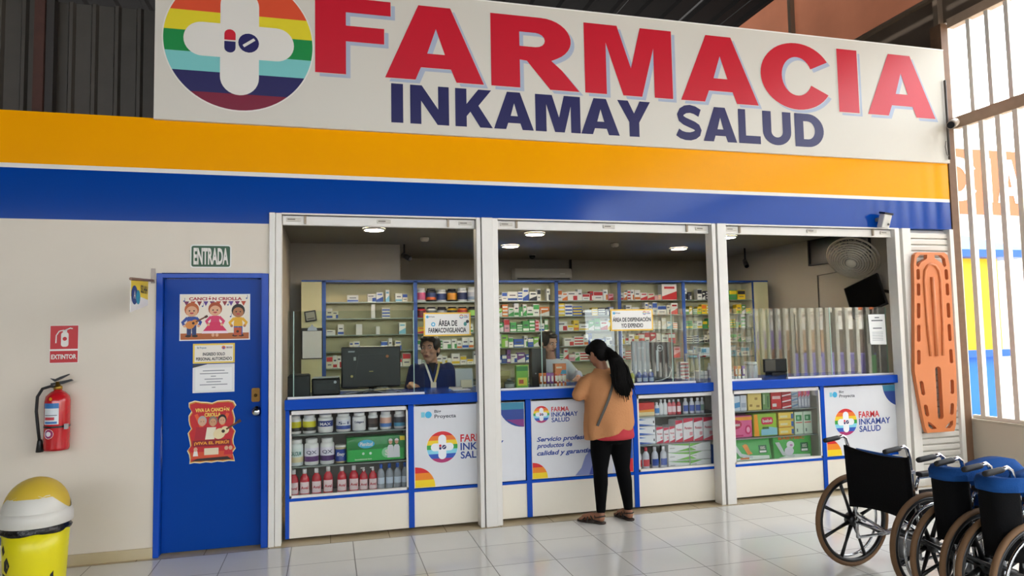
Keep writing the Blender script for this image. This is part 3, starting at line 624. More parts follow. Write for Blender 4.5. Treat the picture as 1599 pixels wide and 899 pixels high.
# ------------------------------------------------------------------ goods inside the glass counters
def X_A(px): return 1.457+(px/3.457+430-457)/196.0
row_g = {}
def pack(name, w_, h, d, base, bevel=.012):
    """soft wrapped pack standing with its front at y=-d/2"""
    m = MB(); nx, nz, ny = 6, 6, 4
    vs = []; idx = {}
    def put(x, y, z):
        k = (round(x, 5), round(y, 5), round(z, 5))
        if k not in idx: idx[k] = len(vs); vs.append((x, y, z))
        return idx[k]
    fs = []
    def bul(u, v): return .012*(1-(2*u-1)**2)*(1-(2*v-1)**2)
    for sgn in (-1, 1):
        for i in range(nx):
            for j in range(nz):
                fs.append(tuple(put(-w_/2+w_*a/nx, sgn*(d/2-.012+bul(a/nx, b/nz)), h*b/nz) for a, b in ((i, j), (i+1, j), (i+1, j+1), (i, j+1))))
    yy = d/2-.012
    for i in range(nx):
        for z in (0, h): fs.append((put(-w_/2+w_*i/nx, -yy, z), put(-w_/2+w_*(i+1)/nx, -yy, z), put(-w_/2+w_*(i+1)/nx, yy, z), put(-w_/2+w_*i/nx, yy, z)))
    for j in range(nz):
        for x in (-w_/2, w_/2): fs.append((put(x, -yy, h*j/nz), put(x, -yy, h*(j+1)/nz), put(x, yy, h*(j+1)/nz), put(x, yy, h*j/nz)))
    m.add(vs, fs, M(base, .3), False)
    return m
def A_(t, o, **k): return o
def jar_at(x, z, r, h, body, lab, lid, lab2, label, txt=None, tcol='23386c', y=.24, grp='tubs in the left glass counter'):
    t = jar_proto('supplement_tub', r, h, body, lab, lid, lab2)
    if txt:
        g = MB(); R = r*1.03; g.text(txt, -.75, h*.40, .75, h*.56, M(tcol, .4), bold=.03, fr=lambda u, v: (R*math.sin(u), -R*math.cos(u), v)); g.build('lettering', t, normals=False)
    t.location = (x, y, z+.001); tag(t, label, 'jar', grp); t['label'] = label; return t
top = [(108, .046, 'eeeee8', 'd8d020', 'e6e4de', '2a2a24', 'first yellow banded tub from the left on the top row', None),
 (181, .052, 'eeeee8', 'd8d020', 'e6e4de', '2a2a24', 'second yellow banded tub from the left on the top row', None),
 (266, .060, 'eeeee8', '1f3a86', 'eeeee8', 'e8e8e4', 'large white tub with blue band on the top row', 'MAX'),
 (362, .058, 'eeeee8', 'e4e6ea', 'eeeee8', '2a4a98', 'white tub with blue lower band on the top row', '5-1'),
 (447, .054, 'eeeee8', 'e9e9e6', 'eeeee8', None, 'plain white tub in the middle of the top row', 'Colageno'),
 (523, .040, 'eeeee8', '4a3a34', 'eeeee8', '2c2422', 'narrow white tub with brown band on the top row', None),
 (594, .047, 'eeeee8', 'e8b8a0', 'eeeee8', '4a7cc0', 'white tub with peach and blue band on the top row', None),
 (671, .046, 'eeeee8', '2c3440', 'eeeee8', '4aa0c0', 'white tub with teal band, right end of top row', None)]
for px, r, b, l, li, l2, lab, tx in top:
    jar_at(X_A(px), .806, r, .145, b, l, li, l2, lab+' of the left counter', tx, 'e6e6e8' if tx == 'MAX' else '23386c')
mid = [(112, .056, 'e6efe8', 'dfeee6', 'eeeee8', 'e4d8a8', 'white tub with green lettering at the left of the middle row', 'CALCIUM', '4a8a7a'),
 (193, .056, 'eeeee8', 'ece8f0', 'eeeee8', '5a2a6c', 'first white tub with purple base on the middle row', 'QX', '6a6a80'),
 (276, .056, 'eeeee8', 'ece8f0', 'eeeee8', '4a2464', 'second white tub with purple base, beside the blue tin', 'QX', '6a6a80')]
for px, r, b, l, li, l2, lab, tx, tc in mid: jar_at(X_A(px), .555, r, .205, b, l, li, l2, lab+' of the left counter', tx, tc)
t = thing('milk_tin', 'blue and gold powder tin standing left of the green pack', 'tin', (X_A(348), .24, .556))
m = MB(); m.lathe([(.046, 0), (.046, .012), (.044, .015), (.044, .11), (.046, .115), (.046, .125)], M('d8d0b0', .3), n=20, seg=[M('c8b888', .3, .6), M('c8b888', .3, .6), M('23459a', .35), M('c8b888', .3, .6), M('c8b888', .3, .6)]); m.move(Matrix.Translation(t.location)); m.build('body', t)
m = MB(); m.text('Ensy', -.8, .05, .8, .085, M('f2f2ee', .4), bold=.03, shear=.2, fr=lambda u, v: (.0452*math.sin(u)+t.location.x, -.0452*math.cos(u)+.24, v+.556)); m.build('lettering', t, normals=False)
m = MB(); m.lathe([(.047, .125), (.047, .14), (.043, .142)], M('e2e0d6', .3), c=t.location, n=20); m.build('lid', t)
# long green pack with an elderly couple
gx0, gx1 = 1.876, 2.352
t = thing('diaper_pack', 'long green pack with blue oval badge lying on the middle row', 'pack', ((gx0+gx1)/2, .26, .556))
m = pack('p', gx1-gx0, .20, .14, '1c8a3c'); m.move(Matrix.Translation(t.location)); m.build('body', t, bevel=.006)
m = MB(); y = .174
def gq(u, v): return (gx0+u*(gx1-gx0), .556+v*.20)
def gp(pts): return [gq(*p) for p in pts]
m.flat(gp([(.02, .04), (.97, .04), (.97, .5), (.02, .5)]), M('27b04a', .35), y); m.flat(gp(circ(.33, .72, .14, .17, 20)), M('4ab8d8', .35), y-.001); a, b = gq(.22, .64), gq(.44, .80); m.text('Plenitud', a[0], a[1], b[0], b[1], WHITE, y-.002, .02, .15)
m.flat(gp(circ(.68, .34, .09, .21, 20)), M('8fd8a0', .35), y-.001); a, b = gq(.645, .22), gq(.715, .46); m.text('S', a[0], a[1], b[0], b[1], WHITE, y-.002, .04)
for cx in (.74, .845):
    m.flat(gp([(cx-.055, .12), (cx+.055, .12), (cx+.05, .55), (cx+.03, .64), (cx-.03, .64), (cx-.05, .55)]), M('e2e2e4', .4), y-.0015); m.flat(gp(circ(cx, .76, .032, .10, 12)), M('d8a888', .5), y-.002); m.flat(gp(arcp(cx, .80, .036, .09, 0, 180, 8)), M('e6e4e0', .5), y-.0025)
m.flat(gp(rect(.90, .80, .985, .97)), M('f0dc28', .4), y-.001)
for cx in (.28, .40): m.flat(gp(circ(cx, .34, .022, .055, 10)), M('cfeed6', .4), y-.001)
a, b = gq(.14, .09), gq(.42, .15); m.text('incontinencia leve', a[0], a[1], b[0], b[1], WHITE, y-.001, .02)
m.build('print', t, normals=False)
def bottle(name, r, h, body, cap, label, band, loc, txt=None, grp=None, cat='bottle', pump=False, tc='c2182a', flatk=.7, lz=(.16, .55), glassy=None):
    t = thing(name, label, cat, loc, grp); L = Matrix.Translation(loc)
    m = MB(); bm_ = glassy or M(body, .25)
    m.lathe([(r*.9, 0), (r, .006), (r, h*.60), (r*.86, h*.72), (r*.42, h*.82), (r*.36, h*.88)], bm_, n=16); m.move(L @ Matrix.Diagonal((1, flatk, 1, 1))); m.build('body', t)
    m = MB()
    if pump: m.lathe([(r*.30, h*.84), (r*.30, h*.93), (r*.12, h*.94), (r*.12, h*.99)], M(cap, .3), n=10); m.box(-r*.7, -.006, h*.96, r*.25, .006, h, M(cap, .3))
    else: m.lathe([(r*.44, h*.84), (r*.44, h*.985), (r*.38, h)], M(cap, .3), n=12)
    m.move(L); m.build('cap', t)
    if band:
        m = MB(); g = lambda u, v: (r*1.02*math.sin(u)+loc[0], -r*1.02*flatk*math.cos(u)+loc[1], v+loc[2]-0)
        for i in range(8):
            u0, u1 = -1.1+2.2*i/8, -1.1+2.2*(i+1)/8; m.add([g(u0, h*lz[0]), g(u1, h*lz[0]), g(u1, h*lz[1]), g(u0, h*lz[1])], [(0, 1, 2, 3)], M(band, .4), True)
        if txt:
            g2 = lambda u, v: (r*1.05*math.sin(u)+loc[0], -r*1.05*flatk*math.cos(u)+loc[1], v+loc[2])
            m.text(txt, -.8, h*(lz[0]+lz[1])/2-h*.05, .8, h*(lz[0]+lz[1])/2+h*.05, M(tc, .4), bold=.03, fr=g2); m.flat([(-.9, h*lz[0]), (.9, h*lz[0]), (.5, h*(lz[0]+.16))], M(tc, .4), fr=g2)
        m.build('label_band', t, normals=False)
    return t
for k, px in enumerate((100, 157, 219, 280, 353, 417)):
    bottle('soap_bottle', .037, .225 if k != 3 else .232, 'c61a2c', 'f0efec', 'red liquid bottle, %s from the left on the bottom row of the left counter' % ORD[k], 'f0dcd8', (X_A(px), .22, .301), 'Aval', 'red bottles in the left counter')
for k, px in enumerate((470, 520)):
    bottle('soap_bottle', .033, .205, 'c61a2c', 'f0efec', '%s red pump bottle, %s the clear water bottles' % (('left', 'left of') if k == 0 else ('right', 'touching')), 'f0dcd8', (X_A(px), .22, .301), 'Aval', 'red bottles in the left counter', pump=True)
for k, px in enumerate((565, 611, 656, 698)):
    bottle('water_bottle', .031, .225, 'dfe8ee', '2a5cb8', 'clear water bottle with blue cap, %s from the left on the bottom row' % ORD[k], 'cfdbe6', (X_A(px), .22, .301), None, 'clear water bottles', flatk=1, lz=(.30, .52), glassy=BOTTLECLEAR)

# right of the customer: wipes, glove boxes, alcohol bottles
def X_D(px): return 4.407+(px/3.457+770-993)/155.5
def carton(name, x0, x1, z, h, base, shapes, label, cat='box', grp=None, y0=.20, d=.14, texts=()):
    w_ = x1-x0; loc = ((x0+x1)/2, y0+d/2, z+.001); t = thing(name, label, cat, loc, grp)
    MB().box(x0+.001, y0, z+.001, x1-.001, y0+d, z+h, M(base, .35)).build('carton_body', t, bevel=.002)
    m = MB(); q = lambda p: [(x0+.002+u*(w_-.004), z+.002+v*(h-.003)) for u, v in p]
    for i, (p, c) in enumerate(shapes): m.flat(q(p), M(c, .4), y0-.0006-.0002*i)
    for s, a, b, c, d_, col in texts:
        (ax, az), (bx, bz) = q([(a, b), (c, d_)]); m.text(s, ax, az, bx, bz, M(col, .4), y0-.002, .03)
    if m.f: m.build('print', t, normals=False)
    return t
zT, zM, zB = .80, .545, .30
bottle('alcohol_bottle', .020, .14, 'f0f0ee', 'f4f4f2', 'white bottle at the far left of the top row behind the customer', None, (X_D(783)+.022, .22, zT+.001))
carton('tissue_pack', X_D(797)+.012, X_D(888), zT, .12, 'd8342c', [([(0, 0), (1, 0), (1, .28), (0, .28)], 'f0e0a8'), ([(0, .28), (1, .28), (1, .5), (0, .42)], 'f0a028')], 'red and yellow pack on the top row right of the customer', 'pack')
bottle('alcohol_bottle', .026, .115, 'eef0f2', 'f4f4f4', 'white bottle with blue label right of the red and yellow pack', '4a8ac8', (X_D(905), .22, zT+.001))
for k, px in enumerate((928, 948)): bottle('alcohol_bottle', .022, .14, 'eef0ee', 'f6f6f4', '%s of two plain white bottles on the top row of the wipes counter' % ('left', 'right')[k], None, (X_D(px)+.006*k, .22, zT+.001))
for k, px in enumerate((975, 996, 1022)): bottle('rinse_bottle', .022, .135, ('e87a80', 'e87a80', 'd84a52')[k], 'f0f0ee', 'pink rinse bottle, %s from the left on the top row of the wipes counter' % ORD[k], 'f4dcdc', (X_D(px)+.003*k, .22, zT+.001), None, 'pink rinse bottles')
for k, px in enumerate((1063, 1096, 1128, 1152)): bottle('rinse_bottle', .028 if k < 3 else .02, .14, 'cfd8e6', 'f4f4f4', 'clear bottle with blue label, %s from the left on the top row' % ORD[k], '4a64b4' if k < 3 else '7a9a8a', (X_D(px)+.003*k, .22, zT+.001), None, 'clear blue labelled bottles', glassy=MILKY)
bottle('alcohol_bottle', .028, .13, 'f0f0ee', 'f4f4f2', 'white bottle at the right end of the top row of the wipes counter', 'd8d8d6', (5.285, .22, zT+.001))
for k in range(3):
    carton('glove_box', X_D(782), X_D(889), zM+.081*k, .078, 'eceef0', [([(0, .35), (.95, .05), (0, 0)], '2a5cb4'), ([(0, .98), (.55, .72), (0, .70)], '2a6cc4'), ([(.90, .3), (.96, .3), (.96, .6), (.90, .6)], '3a3e48')], 'blue and white glove box, %s of its stack of three' % ('lowest', 'middle', 'topmost')[k], 'box', 'blue glove boxes')
for k, (a, b, h) in enumerate([(893, 930, .15), (933, 962, .14), (964, 995, .15), (998, 1038, .20), (1041, 1096, .215), (1099, 1150, .215), (1153, 1206, .215)]):
    carton('wipes_pack', X_D(a), min(X_D(b), 5.315), zM, h, 'f2eeee', [([(0, .80), (1, .88), (1, 1), (0, 1)], 'd2284a'), ([(0, 0), (1, 0), (1, .22), (.6, .14), (0, .06)], 'd2284a'), ([(.62, .25), (.95, .25), (.95, .40), (.62, .40)], 'e8a0a8')], 'white and red wipes pack, %s from the left on the middle row' % ORD[k], 'pack', 'wipes packs', texts=[('Paraiso', .12, .52, .88, .63, 'c2284a')])
for k, (px, c) in enumerate(((792, 'd84048'), (833, 'd84048'), (881, '2c50a8'), (927, '2c50a8'))):
    bottle('alcohol_bottle', .034, .215, 'dce2ea', c if k < 2 else 'f2f2f2', '%s of the two %s alcohol bottles on the bottom row' % (('left', 'right')[k % 2], ('red labelled', 'blue labelled')[k//2]), c, (X_D(px)+.010, .22, zB+.001), None, 'alcohol bottles', flatk=.8, lz=(.22, .50), glassy=MILKY)
for r in range(3):
    for c, (a, b) in enumerate(((955, 1070), (1073, 1190))):
        carton('glove_box', X_D(a), X_D(b), zB+.078*r, .075, 'eceeea', [([(0, .98), (1, .98), (1, .70), (.35, .86)] if c == 0 else [(0, .98), (.6, .98), (0, .55)], '6cb83c'), ([(.35, .05), (1, .05), (1, .42)] if c == 0 else [(0, .04), (0, .5), (.3, .1)], '6cb83c'), ([(.06, .42), (.30, .42), (.30, .55), (.06, .55)], 'b8bcb8')], 'green and white glove box, %s row of the %s column' % (('bottom', 'middle', 'top')[r], ('left', 'right')[c]), 'box', 'green glove boxes')
carton('glove_box', X_D(1194), X_D(1212), zB, .20, '2a5cb4', [], 'narrow blue carton at the right end of the bottom row', 'box')

# beside the wheelchairs: pads and nappies
def X_E(px): return 5.40+(px/4.0875+1120-1150)/142.3
carton('cream_box', X_E(112), X_E(140), zT, .06, '4a9a5c', [([(0, .5), (1, .5), (1, .9), (0, .9)], 'e8f0e8')], 'small green box at the left end of the top row beside the nappies')
carton('cotton_pack', X_E(146), X_E(190), zT, .14, 'd8e6f0', [([(0, .15), (1, .25), (1, .6), (0, .5)], '4a98cc')], 'left pale blue cotton pack on the top row', 'pack', 'cotton packs')
carton('cotton_pack', X_E(192), X_E(232), zT, .145, 'd4dae0', [([(.1, .2), (.9, .2), (.9, .5), (.1, .5)], 'a8b4c4')], 'right grey cotton pack on the top row beside the yellow pack', 'pack', 'cotton packs')
carton('pad_pack', X_E(240), X_E(326), zT, .16, 'e8cf78', [([(.1, .2), (.3, .2), (.3, .34), (.1, .34)], 'a8843c'), ([(.5, .6), (.7, .6), (.7, .74), (.5, .74)], 'a8843c'), ([(.6, .15), (.85, .15), (.85, .28), (.6, .28)], 'a8843c')], 'yellow patterned pack on the top row above the bright pad packs', 'pack')
carton('pad_pack', X_E(332), X_E(382), zT, .16, '6f9a5c', [([(.1, .3), (.3, .3), (.3, .9), (.1, .9)], 'b4c8a4'), ([(.6, .1), (.8, .1), (.8, .8), (.6, .8)], '3e6a44')], 'green striped pack between the yellow and red packs', 'pack')
carton('pad_pack', X_E(388), X_E(455), zT, .17, 'd22c34', [([(.1, .55), (.9, .55), (.9, .72), (.1, .72)], 'f0c8c8'), ([(.1, .12), (.5, .12), (.5, .3), (.1, .3)], 'e8e0e0')], 'red pack in the middle of the top row beside the nappies', 'pack')
for k in range(3): carton('pad_pack', X_E(458), X_E(519), zT+.056*k, .053, 'c22a3a', [([(0, 0), (1, .3), (1, .55), (0, .25)], 'f0e6e8')], 'flat red pack, %s of its stack of three' % ('lowest', 'middle', 'topmost')[k], 'pack', 'flat red packs')
for k in range(3): carton('pad_pack', X_E(521), X_E(562), zT+.056*k, .053, 'b4bcc4', [([(0, .1), (1, .45), (1, .8), (0, .4)], '6a8cb0')], 'flat grey pack, %s of the grey stack' % ('lowest', 'middle', 'topmost')[k], 'pack', 'flat grey packs')
for k in range(4): carton('pad_pack', X_E(564+20*k), X_E(583+20*k), zT, .165, 'b8bcc8', [([(0, .6), (1, .75), (1, 1), (0, 1)], 'd23a4c'), ([(.3, .1), (.7, .1), (.7, .5), (.3, .5)], 'e4e6ea')], 'slim upright red topped pack, %s from the left' % ORD[k], 'pack', 'slim upright packs')
def softpack(x0, x1, z, h, base, label, arts, d=.15, tilt=0):
    w_ = x1-x0; loc = ((x0+x1)/2, .20+d/2, z+.001); t = thing('pad_pack' if 'nappy' not in label else 'nappy_pack', label, 'pack', loc)
    mm = Matrix.Translation(loc) @ Matrix.Rotation(tilt, 4, 'X')
    m = pack('p', w_-.004, h, d, base); m.move(mm); m.build('body', t, bevel=.008)
    m = MB(); arts(m, lambda p: [(-w_/2+u*w_, v*h) for u, v in p], -d/2-.0008); m.move(mm); m.build('print', t, normals=False); return t
def art1(m, q, y):
    m.flat(q(rect(.02, .80, .97, .95)), M('e8a030', .4), y); m.flat(q(circ(.28, .62, .28, .22, 20)), M('b01848', .4), y-.0006); (a, b), (c, d_) = q([(.05, .54), (.50, .70)]); m.text('kotex', a, b, c, d_, WHITE, y-.0012, .03)
    m.flat(q(circ(.80, .36, .12, .22, 18)), M('d2306c', .4), y-.0006); m.flat(q(circ(.80, .36, .07, .13, 14)), M('f0a8c4', .4), y-.0012); m.flat(q(rect(.1, .08, .6, .14)), M('c2286a', .4), y-.0006)
softpack(X_E(106), X_E(266), zM, .205, 'e46c9c', 'bright pink pad pack at the left of the middle row', art1)
def art2(m, q, y):
    m.flat(q([(.02, .02), (.22, .02), (.16, .98), (.02, .98)]), M('f0a020', .4), y); m.flat(q(rrect(.32, .52, .80, .84, .1)), M('d21f50', .4), y-.0006); (a, b), (c, d_) = q([(.37, .61), (.76, .76)]); m.text('bebé', a, b, c, d_, WHITE, y-.0012, .03)
    m.flat(q([(.3, .05), (.97, .05), (.97, .35), (.6, .42), (.3, .3)]), M('8cc8d8', .4), y-.0006); m.flat(q(rect(.35, .32, .62, .42)), M('3a6a3c', .4), y-.0012)
softpack(X_E(270), X_E(424), zM, .215, '9cc83c', 'yellow and green pad pack with a red badge on the middle row', art2)
for k in range(3):
    carton('pad_pack', X_E(430), X_E(527), zM+.073*k, .071, 'f0cf5c', [([(.85, .1), (1, .1), (1, .8), (.85, .8)], '3a6ab0'), ([(.1, .3), (.6, .3), (.6, .6), (.1, .6)], 'e8e0b0'), ([(0, 0), (.8, 0), (.8, .12), (0, .12)], 'e09a2c')], 'flat yellow pack, %s of the yellow stack' % ('lowest', 'middle', 'topmost')[k], 'pack', 'flat yellow packs')
for k in range(2):
    carton('cream_box', X_E(534+58*k), X_E(590+58*k), zM, .215, 'cfe2cc', [([(.15, .60), (.85, .60), (.85, .86), (.15, .86)], '1f8a4c'), ([(.3, .66), (.6, .66), (.6, .80), (.3, .80)], '9ad0a8'), ([(.1, .50), (.9, .50), (.9, .54), (.1, .54)], 'd24a3c'), ([(.2, .1), (.35, .1), (.35, .25), (.2, .25)], '6a7a70')], '%s pale green carton at the right end of the middle row' % ('left', 'right')[k], 'box', 'pale green cartons')
def art3(k):
    def f(m, q, y):
        m.flat(q([(.12, .02), (.92, .02), (.92, .18), (.45, .22), (.12, .10)]), M('e4eee4', .4), y); m.flat(q([(.03, .75), (.20, .20), (.50, .08), (.52, .18), (.25, .34), (.14, .75)]), M('c8d4d0', .4), y-.0004)
        if k == 0:
            m.flat(q([(.28, .74), (.36, .66), (.42, .70), (.46, .45), (.52, .30), (.40, .26), (.34, .50)]), M('e08a2c', .4), y-.0008); m.flat(q(circ(.36, .68, .06, .09, 12)), M('e0902c', .4), y-.0012)
            m.flat(q(rect(.2, .05, .42, .14)), M('d87a28', .4), y-.0012)
        else:
            m.flat(q(circ(.42, .62, .10, .16, 14)), M('e8e8ec', .4), y-.0008); m.flat(q(circ(.38, .36, .12, .18, 14)), M('dcdce4', .4), y-.0012); m.flat(q(circ(.44, .60, .04, .05, 8)), M('c88ac0', .4), y-.0016)
            (a, b), (c, d_) = q([(.12, .84), (.80, .96)]); m.text('BABYSEC', a, b, c, d_, M('e06a2c', .4), y-.0012, .03)
        m.flat(q(rect(.68, .30, .88, .68)), M('12663c', .4), y-.0006); m.flat(q(rect(.70, .33, .86, .42)), M('e8f0e8', .4), y-.001); (a, b), (c, d_) = q([(.72, .48), (.84, .62)]); m.text('XXG', a, b, c, d_, WHITE, y-.001, .02)
    return f
softpack(X_E(128), X_E(384), zB+.016, .195, '3fae4c', 'green nappy pack with an orange cub lying at the bottom left', art3(0), .16, -.18)
softpack(X_E(396), X_E(648), zB+.006, .225, '4ab850', 'green nappy pack with a white cub standing at the bottom right', art3(1), .16, -.05)

# ------------------------------------------------------------------ room fittings
LAMP = M('fff6e6', .4, emit=70)
DLP = [(2.209, 1.796, 'nearest the blue door'), (4.028, 2.982, 'farther one left in the middle opening'), (4.03, 1.893, 'nearer one left in the middle opening'), (6.461, 2.995, 'right in the middle opening'), (6.497, 1.85, 'peeking past the third pillar')]
for x, y, l in DLP:
    t = thing('downlight', 'round white ceiling light, '+l, 'light', (x, y, 2.72), 'round ceiling lights')
    m = MB(); m.lathe([(.118, 2.719), (.118, 2.705), (.100, 2.700)], M('e8e6e0', .4), (x, y, 0), 28, cap=False); m.build('rim', t)
    m = MB(); m.lathe([(0, 2.702), (.101, 2.702)], LAMP, (x, y, 0), 28, smooth=False); m.build('diffuser', t, normals=False)
for x, y, l in ((2.832, 2.408, 'left opening'), (5.347, 2.643, 'middle opening')):
    t = thing('smoke_detector', 'small white smoke detector on the ceiling of the '+l, 'detector', (x, y, 2.68)); m = MB(); m.lathe([(.025, 2.672), (.045, 2.68), (.052, 2.70), (.052, 2.7195)], M('cfcac0', .5), (x, y, 0), 18); m.build('housing', t)
    m = MB(); m.lathe([(.012, 2.668), (.014, 2.672)], M('8a8680', .5), (x, y, 0), 12); m.build('sensor', t)
t = thing('air_conditioner', 'grey wall air conditioner above the shelves', 'air conditioner', (4.92, 4.5, 2.38))
m = MB(); m.prism([(4.59, 2.57), (4.40, 2.56), (4.385, 2.50), (4.385, 2.42), (4.42, 2.385), (4.59, 2.385)], 4.46, 5.38, M('c4c2bc', .4), axis='x'); m.build('body', t, bevel=.012)
MB().box(4.50, 4.384, 2.395, 5.34, 4.40, 2.412, DKGREY).build('vent', t); MB().box(5.18, 4.378, 2.47, 5.26, 4.384, 2.485, M('e8e8e6', .3)).build('display', t)
m = MB(); m.tube([(5.42, 4.56, 2.48), (5.42, 4.56, 2.715)], .022, M('2c2c2e', .6)); tag(m.build('pipe_cover'), 'black pipe rising beside the air conditioner', 'pipe')
def cctv(loc, label, dirx, diry, tilt=.4, s=1.0):
    t = thing('cctv_camera', label, 'camera', loc); d = Vector((dirx, diry, -tilt)).normalized(); L = Vector(loc)
    m = MB(); m.tube([L-d*.07*s, L+d*.07*s], .032*s, M('17171a', .4), 14); m.build('body', t)
    m = MB(); m.tube([L+d*.07*s, L+d*.078*s], .026*s, M('050506', .1), 14); m.build('lens', t)
    m = MB(); m.tube([L-d*.04*s, L-d*.04*s+Vector((0, 0, .07*s)), L-d*.04*s+Vector((0, 0, 2.72-loc[2]-.001))] if loc[2] > 2 else [L, L+Vector((0, .1, 0))], .012*s, M('1c1c1e', .5)); m.build('bracket', t)
    return t
cctv((2.68, 3.0, 2.56), 'black camera at the wall corner in the left opening', .5, -.7)
cctv((7.45, 2.9, 2.50), 'black camera hanging right of the third pillar', -.3, -.8, .7)
t = thing('dome_camera', 'small dark dome camera left of the air conditioner top', 'camera', (4.607, 3.937, 2.65)); m = MB(); m.lathe([(.05, 2.719), (.05, 2.70)], M('8c8880', .5), (4.607, 3.937, 0), 16); m.build('base', t); m = MB(); m.lathe([(.046, 2.70), (.04, 2.67), (.022, 2.652), (0, 2.648)], M('18181a', .15), (4.607, 3.937, 0), 16); m.build('dome', t)
# wall fan
fc = Vector((7.29, .66, 2.325)); fn = Vector((-.74, -.42, -.70)).normalized()
fu = fn.cross(Vector((0, 0, 1))).normalized(); fv = fu.cross(fn); FM = Matrix((( *(fu[0], fv[0], fn[0]), fc.x), (fu[1], fv[1], fn[1], fc.y), (fu[2], fv[2], fn[2], fc.z), (0, 0, 0, 1)))
t = thing('wall_fan', 'large round wall fan tilted under the dark high window', 'fan', tuple(fc))
FAN = M('b9b09c', .4, .2); m = MB()
FR = .265
for k in range(10):
    r = FR*(1-k/11); z = .10*(1-(r/FR)**2)**.6
    m.tube([(r*math.cos(a*math.pi/16), r*math.sin(a*math.pi/16), z) for a in range(32)], .012 if k == 0 else .0095, FAN, 6, True)
    if k % 2: m.tube([(r*math.cos(a*math.pi/16), r*math.sin(a*math.pi/16), -z*.8) for a in range(32)], .004, FAN, 6, True)
for a in range(20):
    c, s_ = math.cos(a*math.pi/10), math.sin(a*math.pi/10); m.tube([(q*FR*c, q*FR*s_, .10*(1-q*q)**.6) for q in (.25, .5, .75, .92, 1)]+[(q*FR*c, q*FR*s_, -.08*(1-q*q)**.6) for q in (.92, .7, .4)], .0028, FAN, 4)
m.move(FM); m.build('guard', t)
m = MB(); m.lathe([(0, .112), (.045, .110), (.055, .102), (.055, .096)], M('c9c0aa', .4), n=20); m.move(FM); m.build('guard_badge', t)
for k in range(3):
    m = MB(); a0 = k*2.094
    for r0, r1 in ((.05, .225),):
        P = []
        for i in range(7):
            r = r0+(r1-r0)*i/6; wd = .30+.35*math.sin(math.pi*min(1, i/6*.8+.1))
            P.append([(r*math.cos(a0-wd), r*math.sin(a0-wd), -.03), (r*math.cos(a0+wd), r*math.sin(a0+wd), .035)])
        vs = [q for p in P for q in p]; m.add(vs, [(2*i, 2*i+1, 2*i+3, 2*i+2) for i in range(6)], M('8f8774', .4), True)
    m.move(FM); m.build('blade', t)
m = MB(); m.lathe([(.045, .02), (.05, -.02), (.065, -.06), (.065, -.17), (.045, -.19)], M('9d9584', .45), n=20); m.move(FM); m.build('motor', t)
m = MB(); e = FM @ Vector((0, 0, -.16)); m.tube([e, e+Vector((.05, .06, -.10)), (7.68, .9, 2.06), (7.846, .95, 2.06)], .022, M('b4b0a6', .5)); m.build('bracket', t)
m = MB(); m.prism([(.86, 1.95), (1.08, 1.95), (1.08, 2.17), (.86, 2.17)], 7.80, 7.848, M('c6c1b6', .5), axis='x'); m.build('wall_plate', t, bevel=.01)
# black screen on a swing arm
t = thing('wall_monitor', 'black screen on a swing arm below the wall fan', 'monitor', (7.55, .62, 1.72))
m = MB(); mm = Matrix.Translation((7.30, .52, 1.90)) @ Matrix.Rotation(math.radians(-68), 4, 'Z') @ Matrix.Rotation(math.radians(-22), 4, 'Y') @ Matrix.Rotation(math.radians(-16), 4, 'X')
m.box(-.20, -.018, -.19, .20, .018, .19, M('101012', .35)); m.move(mm); m.build('screen_housing', t, bevel=.008)
m = MB(); m.box(-.188, -.0195, -.178, .188, -.0185, .178, M('050506', .12)); m.move(mm); m.build('display', t)
m = MB(); m.tube([(7.33, .54, 1.90), (7.46, .60, 1.96), (7.62, .60, 1.96), (7.846, .64, 1.94)], .018, M('151517', .5)); m.box(7.49, .57, 1.90, 7.55, .63, 2.02, M('151517', .5)); m.build('arm', t)
MB().box(7.83, .58, 1.86, 7.849, .70, 2.02, M('151517', .5)).build('wall_plate', t)
m = MB(); m.box(7.28, .205, 1.30, 7.48, .25, 1.52, M('111113', .4)); m.box(7.598, .205, 1.3, 7.60, .25, 1.5, M('111113', .4)) if False else None
# ------------------------------------------------------------------ left wall: signs, extinguisher, bin
def flatsign(name, label, cat, x0, z0, x1, z1, y, base, art, r=.0, t=.003):
    m = MB(); m.prism(rrect(x0, z0, x1, z1, r) if r else rect(x0, z0, x1, z1), y, y+t, M(base, .4)); art(m, y-.0008); return tag(m.build(name, normals=False), label, cat)
def a_ent(m, y):
    m.flat(rrect(.738, 2.126, 1.010, 2.285, .015), M('0d4a24', .4), y); m.text('ENTRADA', .752, 2.142, .998, 2.270, WHITE, y-.0008, .035)
flatsign('entrance_sign', 'green ENTRADA sign above the blue door', 'sign', .728, 2.117, 1.019, 2.295, -.0045, 'e8e8e2', a_ent, .02)
def a_ext(m, y):
    R_ = M('c2141e', .4); m.flat(rect(-.186, 1.527, -.010, 1.694), R_, y); m.flat(rect(-.186, 1.430, -.010, 1.514), R_, y); m.text('EXTINTOR', -.178, 1.455, -.018, 1.489, WHITE, y-.0008, .035)
    m.flat(rrect(-.118, 1.543, -.070, 1.648, .018), WHITE, y-.0008); m.flat(rect(-.108, 1.648, -.080, 1.664), WHITE, y-.0008); m.flat(ribbon([(-.095, 1.660), (-.060, 1.676), (-.045, 1.672)], .004), WHITE, y-.0008); m.flat(ribbon([(-.100, 1.662), (-.130, 1.655), (-.148, 1.625), (-.150, 1.57)], .004), WHITE, y-.0008); m.flat(circ(-.094, 1.600, .014, n=14), R_, y-.0016)
flatsign('extinguisher_sign', 'red EXTINTOR sign on the white wall above the extinguisher', 'sign', -.190, 1.425, -.006, 1.698, -.0045, 'ece9e2', a_ext)
t = thing('fire_extinguisher', 'red fire extinguisher with black hose hanging on the white wall', 'extinguisher', (-.102, -.09, .828))
